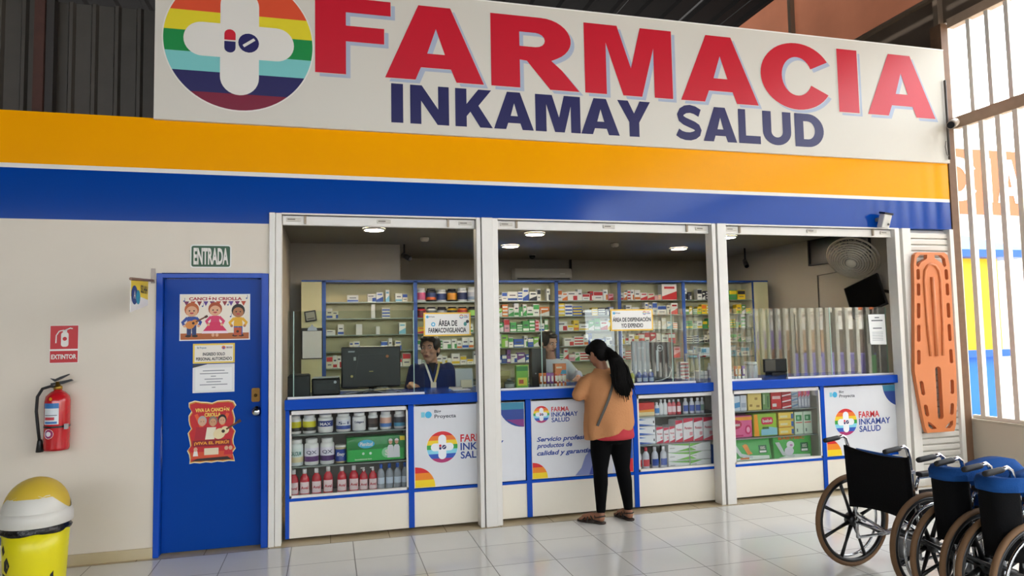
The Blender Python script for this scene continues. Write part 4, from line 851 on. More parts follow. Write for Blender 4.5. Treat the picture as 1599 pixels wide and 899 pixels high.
C0 = (-.102, -.09, .0); RE_ = M('c21822', .22, coat=.4)
m = MB(); m.lathe([(.060, .832), (.076, .828), (.079, .845), (.079, 1.165), (.072, 1.20), (.045, 1.228), (.026, 1.238), (.024, 1.25)], RE_, C0, 28); m.build('cylinder', t)
m = MB(); m.lathe([(.028, 1.245), (.028, 1.268), (.016, 1.275), (.016, 1.30)], M('b08a3c', .3, .9), C0, 14); m.build('valve', t)
m = MB(); m.prism([(-.145, 1.290), (-.02, 1.315), (-.008, 1.305), (-.07, 1.283), (-.145, 1.276)], -.10, -.08, M('141416', .4)); m.build('handle', t)
m = MB(); m.prism([(-.150, 1.325), (-.12, 1.318), (-.085, 1.335), (-.035, 1.352), (-.032, 1.345), (-.08, 1.318), (-.12, 1.300)], -.10, -.08, M('141416', .4)); m.build('squeeze_lever', t)
m = MB(); m.tube([(-.10, -.10, 1.262), (-.14, -.11, 1.270), (-.19, -.11, 1.255), (-.222, -.105, 1.20), (-.228, -.10, 1.10), (-.215, -.10, .98), (-.205, -.10, .90)], .010, M('121214', .5), 10); m.lathe([(.012, .905), (.016, .895), (.024, .82), (.022, .818)], M('0e0e10', .4), (-.202, -.10, 0), 14); m.build('hose', t)
m = MB(); m.lathe([(.0805, .985), (.0805, .998)], M('151517', .5), C0, 28, cap=False); m.box(-.035, -.165, .975, -.018, -.13, 1.01, M('b8b8bc', .3, .8)); m.build('strap', t)
def onc(u, v, R=.0800): return (C0[0]+R*math.sin(u), C0[1]-R*math.cos(u), v)
def patch(m, u0, u1, z0, z1, mt, R=.0800, n=6):
    for i in range(n):
        a, b = u0+(u1-u0)*i/n, u0+(u1-u0)*(i+1)/n; m.add([onc(a, z0, R), onc(b, z0, R), onc(b, z1, R), onc(a, z1, R)], [(0, 1, 2, 3)], mt, True)
m = MB(); patch(m, -.85, .42, 1.01, 1.155, M('dfe6ea', .4)); patch(m, -.85, .42, 1.12, 1.155, M('3a78b8', .4), .0804); patch(m, -.75, .30, 1.07, 1.075, M('555a60', .5), .0804); patch(m, -.75, .1, 1.04, 1.06, M('c8404a', .5), .0804); patch(m, -.75, .3, 1.015, 1.03, M('3a78b8', .4), .0804)
m.flat(circ(-.25, 1.185, .13, .012, 12), M('e0a020', .4), fr=lambda u, v: onc(u, v, .0775)); m.build('label', t, normals=False)
m = MB(); m.flat(circ(-.35, .945, .42, .034, 20), M('f0ecec', .4), fr=lambda u, v: onc(u, v, .0800)); m.flat(circ(-.35, .945, .34, .027, 20), M('7a3a8c', .4), fr=lambda u, v: onc(u, v, .0804)); m.flat(circ(-.35, .945, .22, .017, 16), M('f0e8f0', .4), fr=lambda u, v: onc(u, v, .0808)); m.build('round_sticker', t, normals=False)
MB().box(-.12, -.012, 1.12, -.084, -.0005, 1.22, M('6a6a6c', .4, .6)).build('wall_hook', t)
# small hanging flag sign on a bracket
t = thing('hanging_sign', 'small yellow and white sign hanging from a wall bracket by the door', 'sign', (.47, -.15, 1.8))
MB().box(.462, -.006, 2.0, .490, -.0005, 2.11, M('8a8078', .4, .6)).build('wall_plate', t)
m = MB(); m.tube([(.475, -.003, 2.02), (.475, -.60, 1.985)], .010, M('8a6a58', .5, .3), 8); m.build('arm', t)
m = MB(); fr = lambda u, v: (.470+.035*v, -.385+u*.30, 1.985-.175*(1-v)+.0)
m.prism([(-.57, 1.978), (-.12, 2.005), (-.12, 1.83), (-.57, 1.765)], .466, .470, M('ecebe6', .4), axis='x')
FX = lambda x: (lambda u, v: (x, u, v))
for x in (.4655, .4705):
    m.flat([(-.57, 1.978), (-.12, 2.005), (-.12, 1.87), (-.30, 1.88), (-.57, 1.87)], M('f0d21c', .4), fr=FX(x))
    m.flat(circ(-.48, 1.885, .08, .065, 16), M('1c3c80', .4), fr=FX(x-.0006 if x < .468 else x+.0006)); m.flat(circ(-.39, 1.875, .055, .05, 14), M('2a9ab8', .4), fr=FX(x-.0012 if x < .468 else x+.0012))
    f2 = lambda u, v, x=x: (x-.0018 if x < .468 else x+.0018, -u if x < .468 else u, v)
    m.text('SS.HH', .15 if x < .468 else -.33, 1.91, .33 if x < .468 else -.15, 1.965, M('3a3420', .5), fr=f2, bold=.03); m.text('A', .455 if x < .468 else -.505, 1.86, .505 if x < .468 else -.455, 1.915, WHITE, fr=f2, bold=.02)
m.build('sign_plate', t, normals=False)

# posters on the door
DY = .0485
def kid(m, y, x, z, s, hair, top, bot, skin='e0aa84', skirt=False):
    K = M(skin, .5); H = M(hair, .5)
    m.flat(circ(x, z+.205*s, .052*s, .055*s, 16), H, y); m.flat(circ(x, z+.19*s, .042*s, .042*s, 16), K, y-.0004)
    for e in (-1, 1): m.flat(circ(x+e*.016*s, z+.195*s, .006*s, n=8), M('2a1a14', .5), y-.0008)
    m.flat(arcp(x, z+.182*s, .015*s, .013*s, 180, 360, 6), M('c2444a', .5), y-.0008)
    m.flat([(x-.035*s, z+.075*s), (x+.035*s, z+.075*s), (x+.03*s, z+.15*s), (x-.03*s, z+.15*s)], M(top, .5), y-.0004)
    for e in (-1, 1): m.flat(ribbon([(x+e*.03*s, z+.142*s), (x+e*.065*s, z+.105*s), (x+e*.05*s, z+.08*s)], .011*s), M(top, .5), y-.0006); m.flat(circ(x+e*.05*s, z+.078*s, .011*s, n=8), K, y-.001)
    if skirt:
        m.flat([(x-.095*s, z+.02*s), (x+.095*s, z+.02*s), (x+.035*s, z+.10*s), (x-.035*s, z+.10*s)], M(bot, .5), y-.0008); m.flat([(x-.10*s, z+.008*s), (x+.10*s, z+.008*s), (x+.09*s, z+.028*s), (x-.09*s, z+.028*s)], M('f4dce4', .5), y-.001)
        for e in (-1, 1): m.flat(circ(x+e*.015*s, z-.005*s, .012*s, .014*s, 8), K, y-.0004)
    else:
        for e in (-1, 1): m.flat([(x+e*.004*s, z), (x+e*.034*s, z), (x+e*.034*s, z+.08*s), (x, z+.08*s)], M(bot, .5), y-.0003); m.flat(circ(x+e*.024*s, z, .022*s, .010*s, 8), M('2a1c18', .5), y-.0005)
def guitar(m, y, x, z, s, ang, c='d8842c'):
    ca, sa = math.cos(ang), math.sin(ang); R_ = lambda P: [(x+(a*ca-b*sa)*s, z+(a*sa+b*ca)*s) for a, b in P]
    m.flat(R_(circ(0, 0, .038, .034, 14)), M(c, .4), y); m.flat(R_(circ(.04, 0, .027, .025, 14)), M(c, .4), y-.0002); m.flat(R_(circ(.028, 0, .011, n=10)), M('3a2010', .5), y-.0006); m.flat(R_(rect(.05, -.006, .135, .006)), M('6a3c1c', .5), y-.0006); m.flat(R_(rect(.13, -.01, .155, .01)), M('4a2814', .5), y-.0008)
m = MB(); px0, px1, pz0, pz1 = .650, 1.151, 1.568, 1.921
m.prism(rect(px0, pz0, px1, pz1), DY, DY+.001, PAPER); y = DY-.0005
m.flat(rect(px0+.008, pz0+.008, px1-.008, pz1-.008), M('f2e8d8', .5), y); m.flat(rect(px0+.008, pz0+.008, px1-.008, pz0+.055), M('b4622c', .5), y-.0003)
for k in range(10):
    x = px0+.03+.045*k; m.flat([(x, pz1-.055-.012*abs(k-4.5)/4.5*0), (x+.036, pz1-.055), (x+.018, pz1-.092)], M(('7a2a5c', 'c24a2c', '8c2a30', '5c3a8c')[k % 4], .5), y-.0004)
m.text('CANCIÓN CRIOLLA', px0+.065, pz1-.048, px1-.06, pz1-.018, M('a82438', .5), y-.0004, .04)
for a, b in ((.03, .30), (.16, .26), (.34, .27), (.475, .32), (.025, .12), (.36, .18)): m.flat(circ(px0+a, pz0+b, .006, n=8), M('3a5a9c', .5), y-.0006); m.flat(rect(px0+a+.004, pz0+b, px0+a+.007, pz0+b+.025), M('3a5a9c', .5), y-.0006)
kid(m, y-.001, px0+.085, pz0+.035, .98, 'c0602c', '2a4a9c', '23386c'); guitar(m, y-.003, px0+.075, pz0+.120, .9, .5)
kid(m, y-.001, px0+.250, pz0+.045, .95, 'a8481c', 'd83a68', 'd82a5c', skirt=True)
kid(m, y-.001, px0+.415, pz0+.035, .93, '1c1614', 'e8b028', '2a5ab0', 'b87a50'); m.flat(rect(px0+.385, pz0+.035, px0+.44, pz0+.095), M('c0562c', .5), y-.003); m.flat(circ(px0+.412, pz0+.065, .010, n=10), M('3a1c10', .5), y-.0036)
tag(m.build('poster', normals=False), 'cartoon poster of three singing children on the blue door', 'poster')
m = MB(); m.box(.746, DY, 1.394, 1.042, DY+.0012, 1.544, M('e8c848', .45)); y = DY-.0005
m.flat(rect(.758, 1.406, 1.030, 1.532), M('efe9dc', .5), y); m.text('INGRESO SOLO', .815, 1.452, .972, 1.476, M('1c1a1c', .5), y-.0004, .03); m.text('PERSONAL AUTORIZADO', .768, 1.416, 1.022, 1.440, M('1c1a1c', .5), y-.0004, .03)
m.text('Big Proyecta', .775, 1.502, .84, 1.520, M('2a6a8c', .5), y-.0004); m.flat(circ(.962, 1.512, .014, n=14), M('e0702c', .5), y-.0004); m.flat(circ(.962, 1.508, .007, n=10), M('3a5ac0', .5), y-.0008); m.text('FARMA INKAMAY', .98, 1.504, 1.025, 1.520, M('7a3a5c', .5), y-.0004)
tag(m.build('notice', normals=False), 'yellow edged notice INGRESO SOLO PERSONAL AUTORIZADO on the door', 'notice')
m = MB(); m.box(.746, DY, 1.174, 1.041, DY+.0012, 1.388, M('e4e4e2', .3)); y = DY-.0005
m.flat(rect(.765, 1.19, 1.022, 1.36), M('f0f0ee', .5), y)
for k, (a, b) in enumerate([(.2, .8), (.12, .9), (.42, .56), (.25, .75), (.3, .7), (.12, .88), (.45, .55)]): m.flat(rect(.765+.257*a, 1.335-.021*k, .765+.257*b, 1.341-.021*k), M('8a8c92', .6), y-.0004)
m.flat([(.746, 1.388), (.85, 1.388), (.746, 1.362)], M('3a3c40', .5), y-.0004)
tag(m.build('notice', normals=False), 'white typed sheet in a clear sleeve on the door', 'notice')
m = MB(); x0, x1, z0, z1 = .722, 1.046, .648, 1.104; zz = []
edge = [(x0+.01*math.sin(i*1.7)+(0 if i % 2 else .008), z0+(z1-z0)*i/14) for i in range(15)]+[(x0+(x1-x0)*i/8, z1+.008*math.sin(i*1.3)+.006*(i % 2)) for i in range(1, 8)]+[(x1+.01*math.sin(i*1.9)-(0 if i % 2 else .008), z1-(z1-z0)*i/14) for i in range(15)]+[(x1-(x1-x0)*i/8, z0+.006*(i % 2)) for i in range(1, 8)]
cx, cz = (x0+x1)/2, (z0+z1)/2; sc = lambda P, f: [(cx+(a-cx)*f, cz+(b-cz)*f) for a, b in P]
m.flat(edge, M('e8dcb0', .5), DY); m.flat(sc(edge, .965), M('c9801c', .5), DY-.0004); m.flat(sc(edge, .93), M('c81e24', .5), DY-.0008); y = DY-.0012
m.text('VIVA LA CANCIÓN', x0+.045, z1-.075, x1-.04, z1-.040, M('f2d060', .5), y, .04); m.text('CRIOLLA', x0+.11, z1-.112, x1-.10, z1-.082, M('f2d060', .5), y, .04)
for e, a in ((-1, x0+.05), (1, x1-.05)): m.flat(ribbon([(a, z1-.09), (cx+e*.06, z0+.24)], .012), M('e85a2c', .5), y)
for hx, hz, hair, top, sk in ((.095, .31, 'b8b0a8', 'b01c2c', 'd8a888'), (.170, .305, '8a7868', 'ece2c8', 'd09870'), (.235, .315, '1a1210', 'c81c2c', 'd8a480')):
    m.flat([(x0+hx-.055, z0+.175), (x0+hx+.055, z0+.175), (x0+hx+.042, z0+hz-.04), (x0+hx-.042, z0+hz-.04)], M(top, .5), y-.0004*(1+10*(hx-.09)))
    yy = y-.0024; m.flat(circ(x0+hx, z0+hz+.006, .031, .038, 14), M(hair, .5), yy); m.flat(circ(x0+hx, z0+hz-.004, .024, .030, 14), M(sk, .5), yy-.0004)
    for e in (-1, 1): m.flat(circ(x0+hx+e*.009, z0+hz, .003, n=6), M('2a1a14', .5), yy-.0008)
guitar(m, y-.0034, x0+.215, z0+.215, 1.15, .55, 'ecd9a8')
m.flat(rect(x0+.03, z0+.125, x1-.03, z0+.172), M('8c1420', .5), y-.004); m.text('¡VIVA EL PERÚ!', x0+.04, z0+.133, x1-.04, z0+.166, M('f0a02c', .5), y-.0044, .04)
m.flat([(x0+.02, z0+.035), (x1-.02, z0+.035), (x1-.02, z0+.085), (x0+.02, z0+.085)], M('d8502c', .5), y); m.flat(rect(x0+.11, z0+.06, x0+.21, z0+.11), M('e8d8b8', .5), y-.0004)
for hx in (.05, .265, .295): m.flat(circ(x0+hx, z0+.105, .014, .016, 10), M('d8a888', .5), y-.0006); m.flat([(x0+hx-.018, z0+.055), (x0+hx+.018, z0+.055), (x0+hx+.012, z0+.092), (x0+hx-.012, z0+.092)], M('f0e8e0' if hx < .2 else 'c82030', .5), y-.0004)
m.flat([(x0+.02, z0+.018), (x1-.02, z0+.018), (x1-.05, z0+.042), (x0+.06, z0+.036)], M('2a1a18', .5), y-.0008)
tag(m.build('poster', normals=False), 'red and gold poster VIVA LA CANCION CRIOLLA low on the blue door', 'poster')

# bin
bx, by = -.02, -.64
t = thing('waste_bin', 'yellow swing top bin with black liner against the white wall', 'bin', (bx, by, 0))
BY = M('e8dc14', .35); B0 = (bx, by, 0)
m = MB(); m.lathe([(.150, .0), (.158, .008), (.172, .30), (.180, .445)], BY, B0, 40); m.build('body', t)
RB = M('0c0c0d', .22, bump=.8, scale=30); rng = random.Random(4); m = MB(); rings = []
for k, z in enumerate((.418, .435, .452, .472, .483)):
    rings.append([(bx+(.184+.006*math.sin(k*2.1)+.004*math.sin(a*.9+k)+.003*rng.random())*math.cos(a*math.pi/24), by+(.184+.006*math.sin(k*2.1)+.004*math.sin(a*.9+k))*math.sin(a*math.pi/24), z+(.005*math.sin(a*.7)+.004*rng.random() if k == 0 else 0)) for a in range(48)])
m.loft(rings, RB, caps=False); m.build('liner', t)
LIDW = M('d9d6cc', .4); m = MB(); m.lathe([(.192, .462), (.198, .47), (.196, .515), (.188, .54), (.183, .545)], LIDW, B0, 40, cap=False); m.build('lid_collar', t)
# dome: white lower cone cut by a curved flap opening towards the hall, yellow flap above
def dome(a, r): return None
m = MB(); n = 48; rw = []
hgt = lambda a: .545+.172*max(0, math.cos((a+math.pi/2)*1.0))**1.6+.115*max(0, math.cos((a-math.pi/2)*1.0))**1.6
for k in range(7):
    f = k/6; ring = []
    for a_ in range(n):
        a = 2*math.pi*a_/n; zt = hgt(a); z = .545+(zt-.545)*f; s_ = min(1, (z-.545)/.195); r = .184*math.sqrt(max(0, 1-s_*s_))*(1-.06*s_); ring.append((bx+r*math.cos(a), by+r*math.sin(a), z))
    rw.append(ring)
m.loft(rw, LIDW, caps=False); m.build('lid_dome', t)
m = MB(); rw = []
for k in range(11):
    s_ = k/10; z = .548+.192*math.sin(s_*math.pi/2); r = .178*math.cos(s_*math.pi/2)
    rw.append([(bx+r*math.cos(2*math.pi*a/n), by+r*math.sin(2*math.pi*a/n), z) for a in range(n)])
m.loft(rw, M('d8b83c', .45), caps=False); tag(m.build('swing_flap', t), 'mustard yellow swing flap')
m = MB(); ob = lambda u, v: (bx+.1785*math.sin(u)*1.0+0, by-.1785*math.cos(u), v)
RCY = M('101012', .5)
for P in ([(-.95, .34), (-.80, .37), (-.72, .33), (-.86, .30)], [(-.78, .27), (-.62, .30), (-.50, .25), (-.66, .20), (-.80, .22)], [(-.95, .20), (-.70, .19), (-.66, .14), (-.86, .10), (-.95, .13)], [(.80, .17), (.92, .19), (.94, .10), (.84, .08)]):
    for i in range(1): m.flat(P, RCY, fr=lambda u, v: (bx+(.160+.045*v)*math.sin(u), by-(.160+.045*v)*math.cos(u), v))
m.flat([(-1.12, .36), (-.92, .365), (-.92, .41), (-1.12, .41)], M('2a4a9c', .5), fr=lambda u, v: (bx+.182*math.sin(u), by-.182*math.cos(u), v)); m.build('recycling_print', t, normals=False)

# spine board on the closed shutter
OR_ = M('d8804c', .4, noise=.03, scale=6)
t = thing('spine_board', 'orange spine board hanging on the closed narrow shutter', 'stretcher', (7.57, -.035, .52))
def sp(v):   # left and right edges against height fraction
    pts = [(0, .075, .405), (.035, .05, .43), (.18, .005, .465), (.34, -.035, .475), (.55, -.010, .472), (.80, .020, .478), (.93, .030, .475), (.985, .050, .455), (1, .085, .415)]
    for (a, l0, r0), (b, l1, r1) in zip(pts, pts[1:]):
        if v <= b+1e-9:
            f = (v-a)/(b-a); return l0+(l1-l0)*f, r0+(r1-r0)*f
ZB0, ZH = .522, 1.785
BXW = 7.338
def L_(v, off=0): return (BXW+sp(v)[0]+off, ZB0+v*ZH)
def R_2(v, off=0): return (BXW+sp(v)[1]-off, ZB0+v*ZH)
vs_ = [0, .012, .035, .10, .18, .26, .34, .45, .55, .68, .80, .93, .965, .985, 1]
outer = [L_(v) for v in vs_]+[R_2(v) for v in vs_[::-1]]
holes = []
def hole(v0, v1, side, w_=.042, off=.030, rr=.018):
    a = (L_((v0+v1)/2, off)[0] if side < 0 else R_2((v0+v1)/2, off+w_)[0]); sl = ((L_(v1)[0]-L_(v0)[0]) if side < 0 else (R_2(v1)[0]-R_2(v0)[0]))
    P = rrect(a, ZB0+v0*ZH, a+w_, ZB0+v1*ZH, rr, 4); zc = ZB0+(v0+v1)/2*ZH
    holes.append([(x+sl*(z-zc)/((v1-v0)*ZH), z) for x, z in P])
for s_ in (-1, 1):
    for v0, v1 in ((.845, .905), (.755, .825), (.63, .715), (.50, .595), (.375, .455)): hole(v0, v1, s_)
    hole(.205, .285, s_, .046, .035, .022); hole(.09, .155, s_, .046, .035, .022)
hd = lambda s_: [(BXW+.245+s_*x, ZB0+z*ZH) for x, z in ((.045, .985), (.13, .985), (.175, .965), (.185, .925), (.16, .915), (.13, .94), (.08, .955), (.05, .965))]
holes.append(hd(-1)[::-1]); holes.append(hd(1))
ft = lambda s_: [(BXW+.243+s_*x, ZB0+z*ZH) for x, z in ((.05, .02), (.11, .018), (.15, .035), (.155, .06), (.12, .055), (.07, .032))]
holes.append(ft(-1)[::-1]); holes.append(ft(1))
holes.append(rrect(BXW+.215, ZB0+.07*ZH, BXW+.285, ZB0+.36*ZH, .033, 6))
m = MB(); m.prism([outer]+holes, -.065, -.025, OR_); m.build('board', t, bevel=.006, seg=3)
m = MB(); cxm = BXW+.243
m.tube([(cxm-.075, -.068, ZB0+.42*ZH), (cxm-.095, -.068, ZB0+.60*ZH), (cxm-.10, -.068, ZB0+.84*ZH), (cxm-.085, -.068, ZB0+.895*ZH), (cxm-.045, -.068, ZB0+.925*ZH), (cxm, -.068, ZB0+.932*ZH), (cxm+.045, -.068, ZB0+.925*ZH), (cxm+.085, -.068, ZB0+.895*ZH), (cxm+.10, -.068, ZB0+.84*ZH), (cxm+.095, -.068, ZB0+.60*ZH), (cxm+.075, -.068, ZB0+.42*ZH)], .014, OR_, 8)
m.build('raised_rib', t)
m = MB(); m.tube([(cxm, -.066, ZB0+.42*ZH), (cxm, -.066, ZB0+.86*ZH)], .022, OR_, 10); m.build('raised_rib', t)
m = MB(); m.tube([(cxm, -.024, ZB0+.965*ZH), (cxm, .003, ZB0+.972*ZH)], .008, STEEL, 8); m.build('hanging_hook', t)

# cameras and corner bits
t = thing('cctv_camera', 'pale bullet camera at the corner joint of the grille rail', 'camera', (7.83, -.15, 3.6))
m = MB(); m.tube([(7.745, -.24, 3.565), (7.93, -.12, 3.64)], .042, M('a89a8a', .5), 16); m.build('body', t)
m = MB(); m.tube([(7.735, -.246, 3.561), (7.747, -.238, 3.566)], .034, M('18161a', .2), 16); m.build('lens', t)
m = MB(); m.tube([(7.90, -.14, 3.63), (7.98, -.06, 3.66), (7.99, -.012, 3.66)], .025, M('a08c7c', .5), 10); m.build('bracket', t)
t = thing('cable', 'thin dark pipe and loose grey cable dropping from the corner camera', 'cable', (7.905, -.056, 3.27)); m = MB(); m.tube([(7.905, -.056, 4.1), (7.905, -.056, 3.27)], .012, M('4c443e', .6), 8); m.build('pipe', t); m = MB(); m.tube([(7.875, -.056, 3.46), (7.86, -.056, 3.40), (7.875, -.056, 3.32), (7.905, -.056, 3.30)], .005, M('8a8680', .6), 6); m.build('loose_cable', t)
t = thing('wall_sensor', 'tilted white sensor housing on the blue band above the fan', 'sensor', (7.03, -.06, 2.54))
m = MB(); mm = Matrix.Translation((7.035, -.075, 2.615)) @ Matrix.Rotation(.12, 4, 'Y') @ Matrix.Rotation(.25, 4, 'X'); m.box(-.045, -.035, -.075, .045, .035, .06, M('d8d6d0', .4)); m.move(mm); m.build('housing', t, bevel=.008)
m = MB(); m.box(-.05, -.04, .06, .05, .04, .078, M('141416', .4)); m.move(mm); m.build('hood', t)
m = MB(); m.tube([(7.02, -.045, 2.63), (7.00, .0-.001, 2.63)], .02, M('8a8a8c', .5)); m.lathe([(.012, -.038), (.012, -.034)], M('202024', .2), (7.045, -.075, 2.57), 10, 'y'); m.build('bracket', t)

# grille along the right side
t = thing('security_grille', 'tall grey barred grille standing on the low right wall', 'grille', (8.10, -4, .625))
GRL = M('ece6da', .5, noise=.08, scale=20); RAIL = M('b49c84', .6, noise=.15, scale=12)
MB().box(8.07, -10.9, 3.62, 8.14, .02, 3.74, RAIL).build('rail', t); MB().box(8.06, -10.9, 4.70, 8.15, .02, 4.80, RAIL).build('rail', t); MB().box(8.08, -10.9, .626, 8.12, .02, .66, GRL).build('rail', t)
y = -.10
for k in range(46): MB().box(8.075, y-.026, .66, 8.125, y+.026, 3.62, GRL).build('bar', t); y -= .178+.05*(k > 30)
y = -.20
for k in range(40): MB().box(8.08, y-.022, 3.74, 8.12, y+.022, 4.70, GRL).build('bar', t); y -= .205+.07*(k > 25)

# ------------------------------------------------------------------ street outside
t = thing('ticket_kiosk', 'yellow and blue kiosk with pitched blue roof beyond the bars', 'kiosk', (11.7, 4.1, 0))
KB, KY = M('0c60c0', .5), M('dcae0c', .5)
MB().box(10.9, 3.42, -.02, 12.42, 4.7, 1.04, KB).build('lower_wall', t); MB().box(10.9, 3.42, 1.15, 12.62, 4.7, 2.70, KY).build('upper_wall', t)
MB().box(10.7, 3.30, 1.04, 12.80, 4.8, 1.155, M('0a4cb0', .5)).build('counter_ledge', t)
m = MB(); m.box(10.6, 3.15, 2.67, 13.05, 4.95, 2.79, M('0a48a8', .5)); ap = (11.75, 4.05, 3.30); e = [(10.6, 3.15, 2.79), (13.05, 3.15, 2.79), (13.05, 4.95, 2.79), (10.6, 4.95, 2.79)]; m.add(e+[ap], [(0, 1, 4), (1, 2, 4), (2, 3, 4), (3, 0, 4)], M('1f5f9c', .5)); m.build('roof', t)
t = thing('street_building', 'pale building with an orange band lettered CIA far beyond the bars', 'building', (20, 9.5, 0))
MB().box(12, 9, -.02, 30, 12, 4.55, M('efeae2', .7)).build('wall', t)
MB().box(12, 8.92, 4.55, 30, 12, 6.32, M('9c4616', .6)).build('fascia', t)
m = MB(); WL = M('fbf7f0', .6)
for c, a, b in (('C', 17.3, 18.72), ('I', 18.95, 19.22), ('A', 19.4, 20.25), ('R', 15.8, 17.0), ('A', 14.7, 15.6)): m.flat([up(p, a, b, 4.88, 6.08) for p in G[c]], WL, 8.91)
m.build('lettering', t, normals=False)
t = thing('street_tree', 'small leafy tree glimpsed between the rightmost bars', 'tree', (16.2, 3.2, 0))
m = MB(); m.tube([(16.2, 3.2, -.02), (16.25, 3.2, 1.2), (16.2, 3.25, 2.6)], [.12, .09, .05], M('6a523c', .8)); m.build('trunk', t)
m = MB(); rng = random.Random(3)
for k in range(500):
    th, ph, rr = rng.uniform(0, 6.28), rng.uniform(-1.2, 1.4), 1.0*rng.random()**.4; c = Vector((16.2+rr*math.cos(th)*math.cos(ph), 3.2+rr*math.sin(th)*math.cos(ph), 2.5+1.1*rr*math.sin(ph))); a = Vector((rng.uniform(-1, 1), rng.uniform(-1, 1), rng.uniform(-1, 1))).normalized(); b = a.orthogonal().normalized()
    m.add([c-a*.14, c+b*.07, c+a*.14, c-b*.07], [(0, 1, 2, 3)], M(rng.choice(['5c8a3c', '86a84a', 'b8b04c']), .6))
m.build('foliage', t, normals=False)
t = thing('market_building', 'low peach building with an awning across the street', 'building', (19, -9, 0))
MB().box(17.8, -30, -.02, 22, 1, 1.5, M('a88468', .7)).build('wall', t); MB().box(17.78, -30, 1.5, 22, 1, 1.95, M('f6f2ea', .7)).build('white_band', t); MB().box(17.8, -30, 1.95, 22, 1, 4.6, M('c4beb4', .7)).build('upper_wall', t); MB().box(17, -29, 2.3, 17.8, .8, 2.42, M('c8702c', .6)).build('awning', t)
for sx, sy, sc_, nm in ((13.5, -8.2, '7a70c0', 'violet'), (14.5, -11.5, '8a5a3c', 'brown'), (13.8, -6.0, '5c8a5a', 'green')):
    q = thing('market_stall', 'small %s market stall in the street, seen mirrored in the right glass screen' % nm, 'stall', (sx, sy, -.02)); MB().box(sx-.6, sy-.8, -.02, sx+.6, sy+.8, .95, M(sc_, .6)).build('counter', q); MB().box(sx-.8, sy-1.0, 1.95, sx+.8, sy+1.0, 2.05, M('efe6d4' if nm != 'green' else 'd8703c', .6)).build('canopy', q)
    for px_, py_ in ((-.55, -.75), (.55, -.75), (-.55, .75), (.55, .75)): MB().box(sx+px_-.03, sy+py_-.03, .95, sx+px_+.03, sy+py_+.03, 1.95, M('6a6a6c', .5)).build('post', q)
for k in range(6): MB().box(17.74, -27+4.5*k, .0, 17.775, -25+4.5*k, 1.48, M(('5a3a2c', '3a4a8c', '7a5a9c', '4a3428', '8a3a30', '3a5a4c')[k], .5)).build('door', t)
